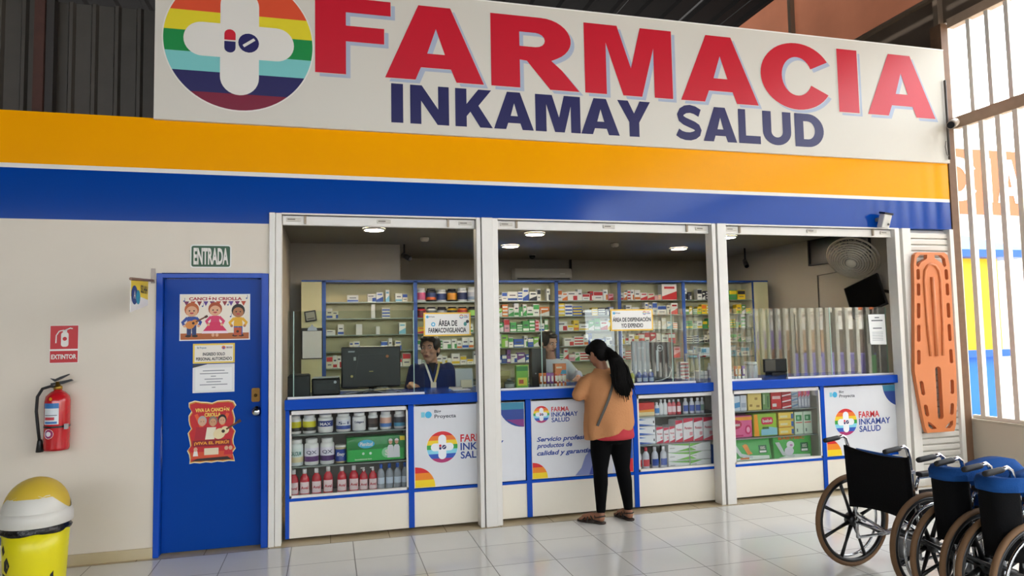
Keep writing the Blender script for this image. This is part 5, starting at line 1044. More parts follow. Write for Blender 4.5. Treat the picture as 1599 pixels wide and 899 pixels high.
# ------------------------------------------------------------------ wheelchairs (facing the grille)
SEATK = M('08080a', .8, spec=.15, bump=.25, scale=120); FAB = M('1d4c8c', .9, spec=.15, bump=.3, scale=140); TYRE = M('7a5a3c', .75); MAG = M('0d0d0f', .35)
def wheelchair(label, x, yc, hg, rz, folded):
    """local frame: +x forward, +y left, axle above the origin; hg = half the distance between the wheels"""
    t = thing('wheelchair', label, 'wheelchair', (0, 0, 0), None)
    for s_ in (1, -1):
        y = s_*hg; m = MB(); R = .285
        m.tube([(R*math.cos(a*math.pi/24), y, .30+R*math.sin(a*math.pi/24)) for a in range(48)], .0155, TYRE, 10, True); w_ = m.build('rear_wheel', t)
        m = MB(); m.tube([(.262*math.cos(a*math.pi/24), y, .30+.262*math.sin(a*math.pi/24)) for a in range(48)], .014, MAG, 8, True)
        for k in range(8):
            a = k*math.pi/4+.35; c, q = math.cos(a), math.sin(a); m.tube([(.03*c, y, .30+.03*q), (.15*c, y, .30+.15*q), (.258*c, y, .30+.258*q)], [.014, .009, .012], MAG, 8)
        m.lathe([(.0, -.03), (.042, -.028), (.045, .028), (.0, .03)], MAG, (0, y, .30), 16, 'y'); m.build('mag_wheel', w_)
        m = MB(); yo = y+s_*(.036 if folded else .045); m.tube([(.245*math.cos(a*math.pi/24), yo, .30+.245*math.sin(a*math.pi/24)) for a in range(48)], .0085, CHROME, 8, True)
        for k in range(4):
            a = k*math.pi/2+.35; m.tube([(.245*math.cos(a), yo, .30+.245*math.sin(a)), (.255*math.cos(a), y, .30+.255*math.sin(a))], .005, CHROME, 6)
        m.build('push_rim', w_)
        yi = s_*(hg-.055) if not folded else s_*(hg-.035)
        m = MB(); m.tube([(.05, yi, .30), (-.02, yi, .34), (-.035, yi, .45), (-.06, yi, .79), (-.075, yi, .845), (-.10, yi, .862), (-.15, yi, .85)], .011, CHROME, 8)
        m.tube([(-.035, yi, .46), (.34, yi, .46), (.40, yi, .42), (.43, yi, .28), (.46, yi, .16)], .011, CHROME, 8); m.tube([(-.02, yi, .20), (.36, yi, .20)], .010, CHROME, 8); m.tube([(-.02, yi, .20), (-.02, yi, .36)], .010, CHROME, 8); m.tube([(.36, yi, .20), (.36, yi, .46)], .010, CHROME, 8)
        m.build('side_frame', t)
        m = MB(); m.tube([(-.13, yi, .853), (-.145, yi, .852), (-.235, yi, .842), (-.25, yi, .840)], [.013, .0155, .0155, .013], M('101012', .6), 12); m.build('hand_grip', t)
        m = MB(); m.tube([(-.03, yi, .60), (.0, yi, .67), (.26, yi, .67), (.30, yi, .62), (.30, yi, .46)], .010, CHROME, 8); m.build('arm_frame', t)
        MB().box(.0, yi-.022, .678, .25, yi+.022, .705, M('18181b', .6)).build('armrest', t, bevel=.008)
        m = MB(); yc_ = yi; m.tube([(.36+.085*math.cos(a*math.pi/12), yc_, .0985+.085*math.sin(a*math.pi/12)) for a in range(24)], .0125, M('1a1a1c', .6), 8, True); m.lathe([(.0, -.012), (.078, -.010), (.078, .010), (0, .012)], M('3a3a3c', .5), (.36, yc_, .0985), 16, 'y'); cw = m.build('caster_wheel', t)
        m = MB(); m.tube([(.36, yc_-.02, .0985), (.36, yc_-.02, .195)], .006, STEEL, 6); m.tube([(.36, yc_+.02, .0985), (.36, yc_+.02, .195)], .006, STEEL, 6); m.build('fork', cw)
        m = MB(); m.box(.44, min(yi, yi-s_*.12), .115, .58, max(yi, yi-s_*.12), .13, M('1c1c1e', .5)) if not folded else m.box(.44, yi-.008, .115, .58, yi+.008, .22, M('1c1c1e', .5)); m.build('footplate', t, bevel=.004)
        m = MB(); m.box(-.065, yi-.012*1, .70, -.035, yi+.012, .72, M('d8d8da', .3, .6)); m.build('frame_clip', t)
        m = MB(); m.prism([(.0, .47), (.30, .47), (.30, .60), (.0, .60)], yi-.003, yi+.003, M('17171a', .6)); m.build('side_guard', t)
    yi = hg-.055 if not folded else hg-.035
    # backrest: slung cloth between the canes
    m = MB(); n = 12; rows = []
    for k in range(9):
        z = .40+.40*k/8; row = []
        for i in range(n+1):
            u = -1+2*i/n; sag = (1-u*u); xx = -.038-.022*(z-.45)/.35-.012-(-.02 if not folded else .03)*sag*0+(.028*sag if not folded else -.10*(1-u**4))
            zz = z-(.030*sag if k == 8 else 0)+(0.02*sag if k == 0 else 0)
            row.append((xx, u*(yi+(.012 if not folded else .035)), zz))
        rows.append(row)
    vs = [p for r in rows for p in r]+[(p[0]-.014, p[1], p[2]) for r in rows for p in r]; N = len(rows)*(n+1)
    F = [(k*(n+1)+i, k*(n+1)+i+1, (k+1)*(n+1)+i+1, (k+1)*(n+1)+i) for k in range(len(rows)-1) for i in range(n)]
    m.add(vs, F+[tuple(N+q for q in f[::-1]) for f in F]+[(k*(n+1)+e, (k+1)*(n+1)+e, N+(k+1)*(n+1)+e, N+k*(n+1)+e) for k in range(len(rows)-1) for e in (0, n)]+[(k*(n+1)+i, k*(n+1)+i+1, N+k*(n+1)+i+1, N+k*(n+1)+i) for k in (0, len(rows)-1) for i in range(n)], SEATK, True); m.build('backrest', t)
    if not folded:
        m = MB(); m.box(-.02, -yi, .455, .36, yi, .475, SEATK); m.build('seat', t, bevel=.008)
        m = MB(); rr = []
        for i in range(13):
            u = -1+2*i/12; sag = 1-u*u; rr.append([(-.028+.03*sag+dx, u*(yi-.03), .50+(.282-.008*sag)*dz) for dx, dz in ((0, 0), (.030, 0), (.018, .97), (.008, 1.0), (-.008, .97))])
        m.loft(rr, FAB); tag(m.build('back_cushion', t), 'blue back cushion')
        for s_ in (1, -1):
            m = MB(); m.tube([(.15, s_*yi, .20), (.15, -s_*yi, .45)], .011, CHROME, 8); m.build('cross_brace', t)
        m = MB(); m.tube([(-.02, yi, .36), (-.02, 0, .30), (-.02, -yi, .36)], .009, CHROME, 8); m.tube([(-.02, yi, .30), (-.02, -yi, .30)], .010, CHROME, 8); m.build('axle_bar', t)
    else:
        m = MB(); rr = []
        for i in range(9):
            u = -1+2*i/8; rr.append([(-.055+dx-.10*(1-u**4), u*(yi+.045), .765+dz) for dx, dz in ((-.035, -.02), (-.04, .02), (-.02, .045), (.02, .05), (.05, .03), (.05, -.02))])
        m.loft(rr, FAB); tag(m.build('back_cushion', t), 'blue cushion folded over the backrest', None)
        m = MB(); rr = []
        for i in range(15):
            f = i/14; xx = .02+.40*f; h = .80+.035*math.sin(f*math.pi)-.05*max(0, f-.8)*5; rr.append([(xx, (yi+.02)*u_, h+dz) for u_, dz in ((-1, -.26), (-.85, -.06), (-.4, 0), (.4, 0), (.85, -.06), (1, -.26), (.6, -.28), (.3, -.10), (-.3, -.10), (-.6, -.28))])
        m.loft(rr, FAB); tag(m.build('seat', t), 'folded up blue seat')
        for s_ in (1, -1):
            m = MB(); m.tube([(.15, s_*yi, .20), (.15, -s_*yi*.8, .60)], .010, CHROME, 8); m.build('cross_brace', t)
    t.location = (x, yc, 0); t.rotation_euler = (0, 0, rz); return t
wheelchair('unfolded black wheelchair with brown tyres nearest the counter', 5.115, -1.985, .290, .06, False)
wheelchair('folded wheelchair with blue cushion, between the open one and the rightmost', 5.10, -2.555, .092, .02, True)
wheelchair('folded wheelchair with blue seat at the right edge, nearest the camera', 5.10, -2.835, .092, .02, True)

# ------------------------------------------------------------------ things on the countertop
ZC = 1.093
def cprops(name, label, cat, loc, group=None): return thing(name, label, cat, loc, group)
t = cprops('computer_monitor', 'black monitor seen from behind left of the pharmacist', 'monitor', (2.09, .50, ZC))
MB().box(1.842, .47, 1.135, 2.345, .51, 1.488, M('161618', .4)).build('screen_housing', t, bevel=.012)
m = MB(); m.prism([(1.95, 1.20), (2.24, 1.20), (2.20, 1.42), (1.99, 1.42)], .455, .47, M('1c1c1f', .45)); m.flat(rect(1.90, 1.44, 1.955, 1.452), M('8c8c90', .4), .4695); m.flat(circ(2.23, 1.40, .013, n=12), M('b06a3c', .5), .4545); m.flat(rect(1.945, 1.37, 1.965, 1.40), M('a8a8a0', .5), .4545); m.flat(circ(1.93, 1.235, .011, n=10), M('c2a860', .5), .4695); m.flat(rect(2.075, 1.27, 2.11, 1.278), M('9c8c50', .5), .4545); m.build('rear_cover', t)
m = MB(); m.prism(rrect(1.97, .42, 2.22, .58, .03), ZC, ZC+.012, M('161618', .4), axis='z'); m.tube([(2.095, .50, ZC+.01), (2.095, .50, 1.20)], .022, M('161618', .4), 10); m.build('stand', t)
t = cprops('cable', 'tangle of grey cables under the left monitor', 'cable', (2.1, .36, ZC)); m = MB()
m.tube([(1.88, .36, ZC+.006), (1.98, .34, ZC+.02), (2.08, .37, ZC+.035), (2.18, .33, ZC+.01), (2.30, .36, ZC+.006)], .004, M('b0b0ae', .5), 6); m.tube([(2.02, .37, ZC+.006), (2.12, .32, ZC+.04), (2.20, .35, ZC+.05), (2.34, .34, ZC+.006)], .004, M('8a8a8c', .5), 6); m.build('cable_run', t)
t = cprops('printer', 'black printer with a white sheet on top at the left end', 'printer', (1.71, .42, ZC)); MB().box(1.60, .34, ZC, 1.83, .55, 1.235, M('131315', .45)).build('body', t, bevel=.015); MB().box(1.64, .33, 1.14, 1.79, .342, 1.19, M('232326', .4)).build('paper_slot', t); m = MB(); m.prism([(1.605, .30), (1.81, .30), (1.83, .50), (1.62, .52)], 1.2385, 1.241, PAPER, axis='z'); m.build('paper_sheet', t); m = MB(); m.lathe([(.012, -.005), (.012, 0)], M('c8c8cc', .4), (1.79, .34, 1.20), 12, 'y'); m.build('button', t)
t = cprops('desk_organizer', 'dark grey desk box at the far left end behind glass', 'box', (1.50, .42, ZC)); MB().box(1.415, .30, ZC, 1.588, .55, 1.262, M('2c2d30', .6)).build('body', t, bevel=.006); MB().box(1.425, .31, 1.263, 1.58, .54, 1.268, M('3a3b3e', .6)).build('lid', t)
t = cprops('clipboard', 'black clipboard with white paper hanging on the cream panel', 'clipboard', (1.55, 2.73, 1.32)); MB().box(1.433, 2.728, 1.325, 1.672, 2.734, 1.685, M('161618', .5)).build('board', t, bevel=.004); MB().box(1.445, 2.7255, 1.335, 1.66, 2.7275, 1.65, PAPER).build('paper', t); m = MB(); m.prism([(1.50, 1.655), (1.61, 1.655), (1.60, 1.69), (1.57, 1.70), (1.56, 1.725), (1.545, 1.725), (1.535, 1.70), (1.51, 1.69)], 2.716, 2.726, STEEL); m.build('clip', t)
t = cprops('wall_thermostat', 'small tilted dark framed gauge on the cream panel', 'gauge', (1.53, 2.735, 1.76)); m = MB(); mm = Matrix.Translation((1.535, 2.735, 1.82)) @ Matrix.Rotation(-.15, 4, 'Y'); m.box(-.065, -.018, -.06, .065, .009, .065, M('17171a', .4)); m.move(mm); m.build('housing', t, bevel=.006); m = MB(); m.box(-.05, -.0195, -.045, .05, -.0185, .05, M('9a9a90', .4)); m.flat(rect(-.04, -.03, .04, -.02), M('2a2a2c', .5), -.0205); m.move(mm); m.build('display', t)
t = cprops('paper_stack', 'white papers on the countertop beside the pharmacist', 'papers', (2.87, .40, ZC)); MB().box(2.78, .30, ZC, 2.93, .44, ZC+.006, PAPER).build('lower_sheet', t); m = MB(); m.prism([(2.76, .42), (2.88, .41), (2.90, .56), (2.79, .58)], ZC+.0075, ZC+.012, PAPER, axis='z'); m.build('upper_sheet', t)
t = cprops('card_stand', 'clear card holder with a cream box right of the pharmacist', 'holder', (2.9, .62, ZC)); m = MB(); m.prism([(.60, ZC), (.66, ZC), (.66, ZC+.17), (.655, ZC+.17), (.61, ZC+.012), (.60, ZC+.012)], 2.86, 3.02, M('c2ccc8', .2), axis='x'); m.build('stand', t); MB().box(2.90, .575, ZC+.001, 3.0, .599, ZC+.07, M('d8d4b0', .5)).build('card_box', t)
def tube_cream(x, y, col, label, grp):
    t = cprops('cream_tube', label, 'tube', (x, y, ZC), grp); m = MB(); n = 14; rr = []
    for z, rx, ry in ((.030, .015, .015), (.075, .016, .012), (.120, .017, .004), (.126, .017, .002)): rr.append([(x+rx*math.cos(2*math.pi*i/n), y+ry*math.sin(2*math.pi*i/n), ZC+z) for i in range(n)])
    m.loft(rr, M(col, .35)); m.build('body', t); m = MB(); m.lathe([(.012, 0), (.013, .03)], M('ece8e0', .4), (x, y, ZC), 12); m.build('cap', t)
    m = MB(); m.flat(rect(x-.008, ZC+.05, x+.008, ZC+.10), M('f4e6d8', .4), y-.0155); m.build('label', t, normals=False)
for k, c in enumerate(('e8782c', 'e0702c', 'a05aa8', 'b070b4', 'd8442c', 'e07a80', 'd890b0')): tube_cream(3.558+.035*k, .26, c, '%s cream tube, %s from the left in the row behind the glass' % (('orange', 'dark orange', 'violet', 'light violet', 'red', 'pink', 'mauve')[k], ORD[k]), 'cream tubes in the middle opening')
carton('carton', 3.55, 3.69, ZC+.13-.13, .34, '141417', [([(.2, .3), (.3, .3), (.3, .34), (.2, .34)], '8a8a8c')], 'tall black box standing behind the row of cream tubes', 'box', None, .50, .10)
carton('carton', 3.69, 3.795, ZC, .098, 'ecdcc0', [([(0, 0), (1, 0), (1, .4), (0, .4)], 'e07a3c'), ([(.1, .55), (.9, .55), (.9, .62), (.1, .62)], '8c9a6c')], 'lower cream and orange box right of the cream tubes', 'box', None, .25, .07)
carton('carton', 3.692, 3.80, ZC+.0995, .105, 'ea8248', [([(.45, .1), (1, .1), (1, .45), (.6, .45)], '4aa0c4'), ([(.1, .6), (.6, .6), (.6, .75), (.1, .75)], 'f4d8b8')], 'orange box with blue patch on top of the cream one', 'box', None, .255, .06)
carton('carton', 3.34, 3.45, ZC, .20, '7cb83c', [([(.1, .10), (.9, .10), (.9, .45), (.1, .45)], 'e8d43c'), ([(.2, .18), (.6, .18), (.6, .36), (.2, .36)], 'c2502c'), ([(0, .75), (1, .75), (1, .95), (0, .95)], '3a8a40')], 'green and yellow pack at the left of the middle opening', 'pack', None, .28, .06)
t = bottle('pill_jar', .045, .085, '5a5e58', '8a8c86', 'dark jar with grey lid beside the green and yellow pack', 'b0b4a8', (3.27, .27, ZC), lz=(.15, .5), flatk=1)
carton('carton', 3.17, 3.32, ZC, .15, 'c8b878', [([(.1, .3), (.9, .3), (.9, .7), (.1, .7)], '9c8a44')], 'ochre carton at the left edge of the middle opening', 'box', None, .40, .08)
for k in range(3): bottle('alcohol_bottle', .026, .122, '23459c', 'f2f2f2', 'small blue bottle, %s from the left beside the computer tower' % ORD[k], 'c8d4ec', (4.525+.062*k, .30, ZC), None, 'small blue bottles on the counter', flatk=1, lz=(.12, .40))
bottle('alcohol_bottle', .020, .115, 'd8cc5c', 'e8e4c8', 'small yellow bottle left of the three blue bottles', 'e8e0a0', (4.455, .29, ZC), lz=(.12, .4), flatk=1)
t = cprops('computer_monitor', 'light grey monitor seen from behind, left of the black tower', 'monitor', (4.67, .56, ZC)); MB().box(4.575, .54, ZC+.03, 4.765, .575, 1.478, M('9a9ea6', .4)).build('screen_housing', t, bevel=.01); m = MB(); m.prism(rrect(4.60, .50, 4.74, .62, .02), ZC, ZC+.03, M('8a8e96', .4), axis='z'); m.build('stand', t); m = MB(); m.text('oo', 4.64, 1.40, 4.70, 1.42, M('c8ccd4', .4), .5385); m.build('mark', t, normals=False)
t = cprops('computer_tower', 'black computer tower with a round DELL badge', 'computer', (4.92, .66, ZC)); MB().box(4.79, .56, ZC, 5.035, .735, 1.462, M('1a1b1e', .4)).build('case', t, bevel=.008)
m = MB(); y = .5585; m.flat(circ(4.882, 1.405, .032, n=20), M('b4b8bc', .3, .4), y); m.flat(circ(4.882, 1.405, .026, n=20), M('1a1b1e', .4), y-.0005); m.text('DELL', 4.863, 1.397, 4.901, 1.413, M('d4d8dc', .4), y-.001, .03); m.build('badge', t, normals=False)
MB().box(4.835, .553, 1.18, 4.86, .5595, 1.385, M('a8abb0', .35, .3)).build('silver_strip', t); MB().box(4.96, .553, ZC+.01, 4.97, .5595, 1.455, M('6a6c70', .4)).build('side_groove', t)
t = cprops('cable', 'white cable curving in front of the black computer tower', 'cable', (4.85, .42, ZC)); m = MB(); m.tube([(4.74, .40, ZC+.005), (4.82, .41, ZC+.012), (4.90, .42, ZC+.04), (4.945, .46, ZC+.10), (4.955, .53, ZC+.14)], .005, M('d8d8d6', .5), 6); m.tube([(4.93, .44, ZC+.02), (5.02, .42, ZC+.025), (5.09, .42, ZC+.006)], .005, M('d8d8d6', .5), 6); m.build('cable_run', t)
t = cprops('wire_rack', 'white metal rack at the right end of the middle opening', 'rack', (5.38, .55, ZC)); m = MB()
for x in (5.24, 5.52): m.tube([(x, .44, ZC+.008), (x, .44, 1.335)], .008, WHITE, 8); m.tube([(x, .70, ZC+.008), (x, .70, 1.335)], .008, WHITE, 8)
m.tube([(5.245, .445, 1.36), (5.245, .445, 1.335)], .012, WHITE, 8); m.build('upright', t); MB().box(5.232, .432, 1.325, 5.528, .708, 1.338, WHITE).build('shelf', t)
carton('carton', 5.27, 5.36, ZC, .075, 'dcd8d0', [([(0, .4), (1, .4), (1, .5), (0, .5)], '9a9c98')], 'white carton inside the white rack', 'box', None, .50, .10)
bottle('pill_jar', .022, .12, '8a2a2c', 'e8e4dc', 'dark red bottle inside the white rack', None, (5.44, .52, ZC), flatk=1); bottle('pill_jar', .02, .15, 'd8d4cc', 'e8e4dc', 'tall white bottle inside the white rack', 'b8a8a0', (5.395, .53, ZC), flatk=1)
carton('carton', 5.29, 5.42, 1.339, .06, 'c2d0d4', [([(.1, .2), (.5, .2), (.5, .8), (.1, .8)], '5a9ab8')], 'pale blue carton on top of the white rack', 'box', None, .50, .10)
for k in range(5): carton('carton', 5.09, 5.185, ZC+.034*k, .032, 'e4dcd8', [([(0, .05), (1, .05), (1, .6), (0, .6)], 'a82c30')], 'flat red and white carton, %s from the bottom of the stack beside the rack' % ORD[k], 'box', 'flat cartons beside the rack', .55, .08)
for k, c in enumerate(('e07a3c', 'e8a02c', '8a5ab0')): tube_cream(5.525+.042*k, .27, c, '%s cream tube in the right opening beside the third pillar' % ('orange', 'amber', 'violet')[k], None)
t = cprops('sweet_jar', 'clear jar of red and white sweets in the right opening', 'jar', (5.71, .30, ZC)); m = MB(); m.lathe([(.060, .001), (.066, .01), (.066, .12), (.056, .14)], BOTTLECLEAR, (5.712, .30, ZC), 20); m.build('jar_body', t); m = MB(); m.lathe([(.058, .14), (.060, .142), (.060, .158), (.052, .162)], M('d4d8d8', .3), (5.712, .30, ZC), 20); m.build('lid', t)
m = MB(); rng = random.Random(8)
for k in range(26): a = rng.uniform(0, 6.28); r = .045*rng.random()**.5; m.ell((5.712+r*math.cos(a), .30+r*math.sin(a), ZC+.02+.05*rng.random()), (.012, .012, .010), M(rng.choice(['d2384a', 'f0e8e8', 'e8a0a8', 'f0d0a0']), .4), 8, 5)
tag(m.build('sweets', t), kind='stuff')
t = cprops('computer_monitor', 'small dark monitor in the gap of the right glass screen', 'monitor', (6.20, .62, ZC)); MB().box(6.08, .60, ZC+.03, 6.35, .63, 1.262, M('1c1b1c', .4)).build('screen_housing', t, bevel=.006); m = MB(); m.prism(rrect(6.13, .55, 6.30, .68, .02), ZC, ZC+.03, M('161618', .4), axis='z'); m.build('stand', t); MB().box(6.09, .5985, ZC+.045, 6.21, .5995, 1.25, M('5c564c', .3)).build('rear_cover', t)
t = cprops('wall_speaker', 'small black box fixed beside the right post inside', 'speaker', (7.62, .26, 1.36)); MB().box(7.58, .215, 1.36, 7.74, .30, 1.54, M('121214', .5)).build('body', t, bevel=.01); m = MB(); m.lathe([(.05, .2145), (.045, .212)], M('2c2c2e', .5), (7.66, 0, 1.45), 18, 'y'); m.build('cone', t)

# ------------------------------------------------------------------ people
def limb(m, pts, mt, n=14):
    """joints [(point, radius)] grown as rounded tapering tubes"""
    P = [Vector(p[0]) for p in pts]; R = [p[1] for p in pts]
    for i in range(len(P)-1):
        a, b = P[i], P[i+1]; k = 6; m.tube([a.lerp(b, j/k) for j in range(k+1)], [R[i]+(R[i+1]-R[i])*j/k for j in range(k+1)], mt, n)
    for p, r in zip(P, R): m.ell(p, (r, r, r), mt, n, 8)
def rings(m, L, mt, n=24, wob=0, rng=None):
    """stack of ellipse rings [(cx, cy, cz, rx, ry, yaw)]"""
    R_ = []
    for k, (cx, cy, cz, rx, ry, yw) in enumerate(L):
        r = []
        for i in range(n):
            t = 2*math.pi*i/n; f = 1+(wob*math.sin(t*5+k*.7)*(k/len(L)) if wob else 0); x, y = rx*f*math.cos(t), ry*f*math.sin(t); r.append((cx+x*math.cos(yw)-y*math.sin(yw), cy+x*math.sin(yw)+y*math.cos(yw), cz))
        R_.append(r)
    m.loft(R_, mt)
def head_mat(c, yaw, pitch=0, roll=0, s=1): return Matrix.Translation(c) @ Matrix.Rotation(yaw, 4, 'Z') @ Matrix.Rotation(pitch, 4, 'X') @ Matrix.Rotation(roll, 4, 'Y') @ Matrix.Diagonal((s, s, s, 1))
def head(m, H, mt):
    st = len(m.v)
    m.ell((0, -.012, .032), (.073, .090, .083), mt, 20, 14); m.ell((0, .018, -.030), (.060, .066, .068), mt, 18, 12); m.ell((0, .042, -.082), (.030, .030, .024), mt); m.ell((0, .060, .028), (.052, .025, .030), mt)
    m.tube([(0, .084, .022), (0, .096, .000), (0, .105, -.018)], [.008, .010, .014], mt, 10); m.ell((0, .100, -.020), (.017, .012, .009), mt); m.ell((0, .083, -.050), (.026, .012, .014), mt)
    for e in (-1, 1): m.ell((e*.040, .055, -.018), (.022, .026, .022), mt); m.ell((e*.074, -.008, -.005), (.009, .020, .030), mt)
    m.move(H, st)
def face_parts(t, H, hair='1c1412', lip='8c4a44'):
    for e, nm in ((-1, 'eye'), (1, 'eye')):
        m = MB(); m.ell((e*.030, .0765, .014), (.0115, .008, .0052), M('e8e2dc', .3), 12, 8); m.ell((e*.030-.003, .0825, .014), (.0058, .0038, .0054), M('20120e', .2), 10, 6); m.move(H); m.build(nm, t)
        m = MB(); m.tube([(e*.014, .086, .031), (e*.030, .085, .037), (e*.046, .074, .032)], [.003, .004, .002], M(hair, .7), 8); m.move(H); m.build('eyebrow', t)
    m = MB(); m.tube([(-.021, .088, -.050), (-.008, .096, -.046), (0, .0965, -.048), (.008, .096, -.046), (.021, .088, -.050)], [.002, .0045, .0045, .0045, .002], M(lip, .5), 8); m.tube([(-.018, .088, -.054), (0, .095, -.057), (.018, .088, -.054)], [.002, .0055, .002], M(lip, .5), 8); m.move(H); m.build('lips', t)
def hand(m, w, d, nrm, mt, side=1, curl=.5, s=1.0):
    """palm and five bent fingers from wrist w, along d, palm facing nrm; thumb on the given side"""
    d = Vector(d).normalized(); nrm = Vector(nrm); nrm = (nrm-d*nrm.dot(d)).normalized(); x = d.cross(nrm).normalized()*side; w = Vector(w)
    for k in range(5): c = w+d*(.015+.017*k)*s; m.ell(c, (.030*s, .030*s, .030*s), mt, 12, 8, Matrix(((x.x, d.x, nrm.x), (x.y, d.y, nrm.y), (x.z, d.z, nrm.z))) @ Matrix.Diagonal((1.15+.05*k, .7, .48)))
    for i, (off, ln) in enumerate(((.029, .066), (.010, .074), (-.009, .069), (-.027, .055))):
        p = w+d*.082*s+x*off*s; dd = (d+x*off*2.2).normalized(); pts = [(p, .0088*s)]
        for j in range(3): a = curl*(.35+.55*j); q = (dd*math.cos(a)+nrm*math.sin(a)); p = p+q*ln*s*(.42, .32, .26)[j]; pts.append((p, (.0084, .0078, .0068)[j]*s))
        limb(m, pts, mt, 10)
    p = w+d*.022*s+x*.026*s; q = (d*.6+x*.75+nrm*.06).normalized(); p2 = p+q*.036*s; q2 = (d*.9+x*.3+nrm*.10).normalized(); p3 = p2+q2*.028*s; limb(m, [(p, .0125*s), (p2, .0105*s), (p3, .0085*s), (p3+q2*.018*s, .0072*s)], mt, 10)
SKIN1, SKIN2, HAIRM = M('98664a', .55), M('c8957a', .5), M('0a0807', .75, spec=.12, noise=.2, scale=60)

# customer, seen from behind, leaning on the counter
t = thing('person', 'person in a tan sweater and black leggings leaning on the counter, seen from behind', 'person', (4.03, -.15, 0))
b = MB(); H1 = head_mat((3.985, -.028, 1.385), math.radians(24), -.28, 0, .95); head(b, H1, SKIN1)
limb(b, [((4.0, -.045, 1.33), .048), ((4.03, -.05, 1.22), .055)], SKIN1); rings(b, [(4.045, -.13, .68, .15, .10, 0), (4.045, -.14, .80, .165, .11, 0), (4.05, -.12, .93, .13, .095, 0), (4.05, -.09, 1.08, .155, .10, 0), (4.05, -.07, 1.17, .15, .085, 0), (4.04, -.06, 1.22, .08, .06, 0)], SKIN1)
for s_, hip, kn, an, heel, toe in ((-1, (3.965, -.14, .76), (3.935, -.155, .42), (3.912, -.200, .085), (3.905, -.222, .035), (3.772, -.075, .022)), (1, (4.125, -.14, .76), (4.135, -.145, .42), (4.163, -.185, .085), (4.168, -.205, .035), (4.125, -.035, .022))):
    limb(b, [(hip, .085), (Vector(hip).lerp(Vector(kn), .5), .070), (kn, .050), (Vector(kn).lerp(Vector(an), .3)+Vector((0, -.015, 0)), .050), (an, .032)], SKIN1)
    h_, t_ = Vector(heel), Vector(toe); dd = (t_-h_).normalized(); xx = dd.cross(Vector((0, 0, 1)))
    limb(b, [(an, .034), (h_+Vector((0, 0, .008)), .028)], SKIN1); limb(b, [(h_+Vector((0, 0, .01)), .028), (h_.lerp(t_, .45)+Vector((0, 0, .028)), .029), (h_.lerp(t_, .78)+Vector((0, 0, .01)), .027)], SKIN1)
    for k in range(5): q = t_-dd*.035+xx*(-.030+.015*k)*1.0; limb(b, [(q+Vector((0, 0, .004)), .011), (q+dd*(.038-.004*abs(k-1 if s_ > 0 else k-3)), .0085)], SKIN1, 8)
limb(b, [((3.90, -.06, 1.165), .050), ((3.785, -.085, 1.055), .038), ((3.895, .06, 1.138), .026), ((3.925, .10, 1.138), .023)], SKIN1); limb(b, [((4.195, -.06, 1.16), .050), ((4.235, -.07, 1.04), .038), ((4.14, .06, 1.138), .027), ((4.10, .10, 1.138), .023)], SKIN1)
hand(b, (3.925, .10, 1.138), (.35, 1, -.05), (0, 0, -1), SKIN1, 1, .14); hand(b, (4.10, .10, 1.138), (-.55, 1, -.05), (0, 0, -1), SKIN1, -1, .14)
b.build('body', t, remesh=.0062, smooth=3)
# leggings
LEG = M('060607', .85, spec=.1); m = MB(); rings(m, [(4.045, -.135, .64, .150, .118, 0), (4.045, -.14, .70, .185, .128, 0), (4.045, -.14, .78, .188, .128, 0), (4.05, -.13, .88, .165, .115, 0)], LEG)
limb(m, [((3.960, -.140, .69), .097), ((3.945, -.145, .56), .086), ((3.935, -.155, .42), .062), ((3.928, -.175, .32), .060), ((3.915, -.195, .15), .043), ((3.912, -.20, .105), .040)], LEG, 18); limb(m, [((4.130, -.140, .69), .099), ((4.130, -.142, .56), .088), ((4.137, -.150, .42), .063), ((4.148, -.168, .32), .061), ((4.161, -.182, .15), .043), ((4.163, -.185, .105), .040)], LEG, 18)
m.build('leggings', t, remesh=.010, smooth=4)
m = MB(); rings(m, [(4.055, -.145, .672, .187, .136, -.05), (4.055, -.145, .70, .193, .140, -.05), (4.055, -.14, .80, .185, .135, 0), (4.05, -.13, .92, .16, .115, 0)], M('b02a34', .8)); tag(m.build('undershirt', t, remesh=.010, smooth=3), 'red top showing under the sweater')
SW = M('bf865a', .9, spec=.2, bump=.35, scale=55); m = MB(); n = 40; L = []
for k, (cz, rx, ry, cx, cy) in enumerate(((.635, .205, .150, 4.035, -.135), (.70, .216, .156, 4.037, -.135), (.80, .222, .158, 4.040, -.132), (.92, .215, .152, 4.043, -.125), (1.04, .208, .142, 4.046, -.105), (1.12, .203, .128, 4.048, -.085), (1.175, .188, .110, 4.047, -.068), (1.215, .135, .085, 4.043, -.055), (1.245, .085, .066, 4.03, -.045), (1.262, .068, .058, 4.02, -.035))):
    r = []
    for i in range(n):
        a = 2*math.pi*i/n; c, q = math.cos(a), math.sin(a); f = 1+max(0, (.98-cz))*.24*math.sin(a*7+1.0)*(1 if cz < .95 else 0)
        lift = (.075+.045*c-.012*q)*max(0, 1-(cz-.635)/.16) if cz < .80 else 0
        r.append((cx+rx*f*c, cy+ry*f*q, cz+lift))
    L.append(r)
m.loft(L, SW)
limb(m, [((3.905, -.062, 1.160), .066), ((3.835, -.072, 1.105), .064), ((3.783, -.088, 1.048), .057), ((3.83, -.03, 1.105), .050), ((3.885, .045, 1.150), .044)], SW, 18); limb(m, [((4.195, -.062, 1.155), .066), ((4.222, -.045, 1.08), .062), ((4.228, -.075, 1.045), .055), ((4.19, -.02, 1.105), .050), ((4.15, .045, 1.150), .044)], SW, 18)
m.build('sweater', t, remesh=.010, smooth=4)
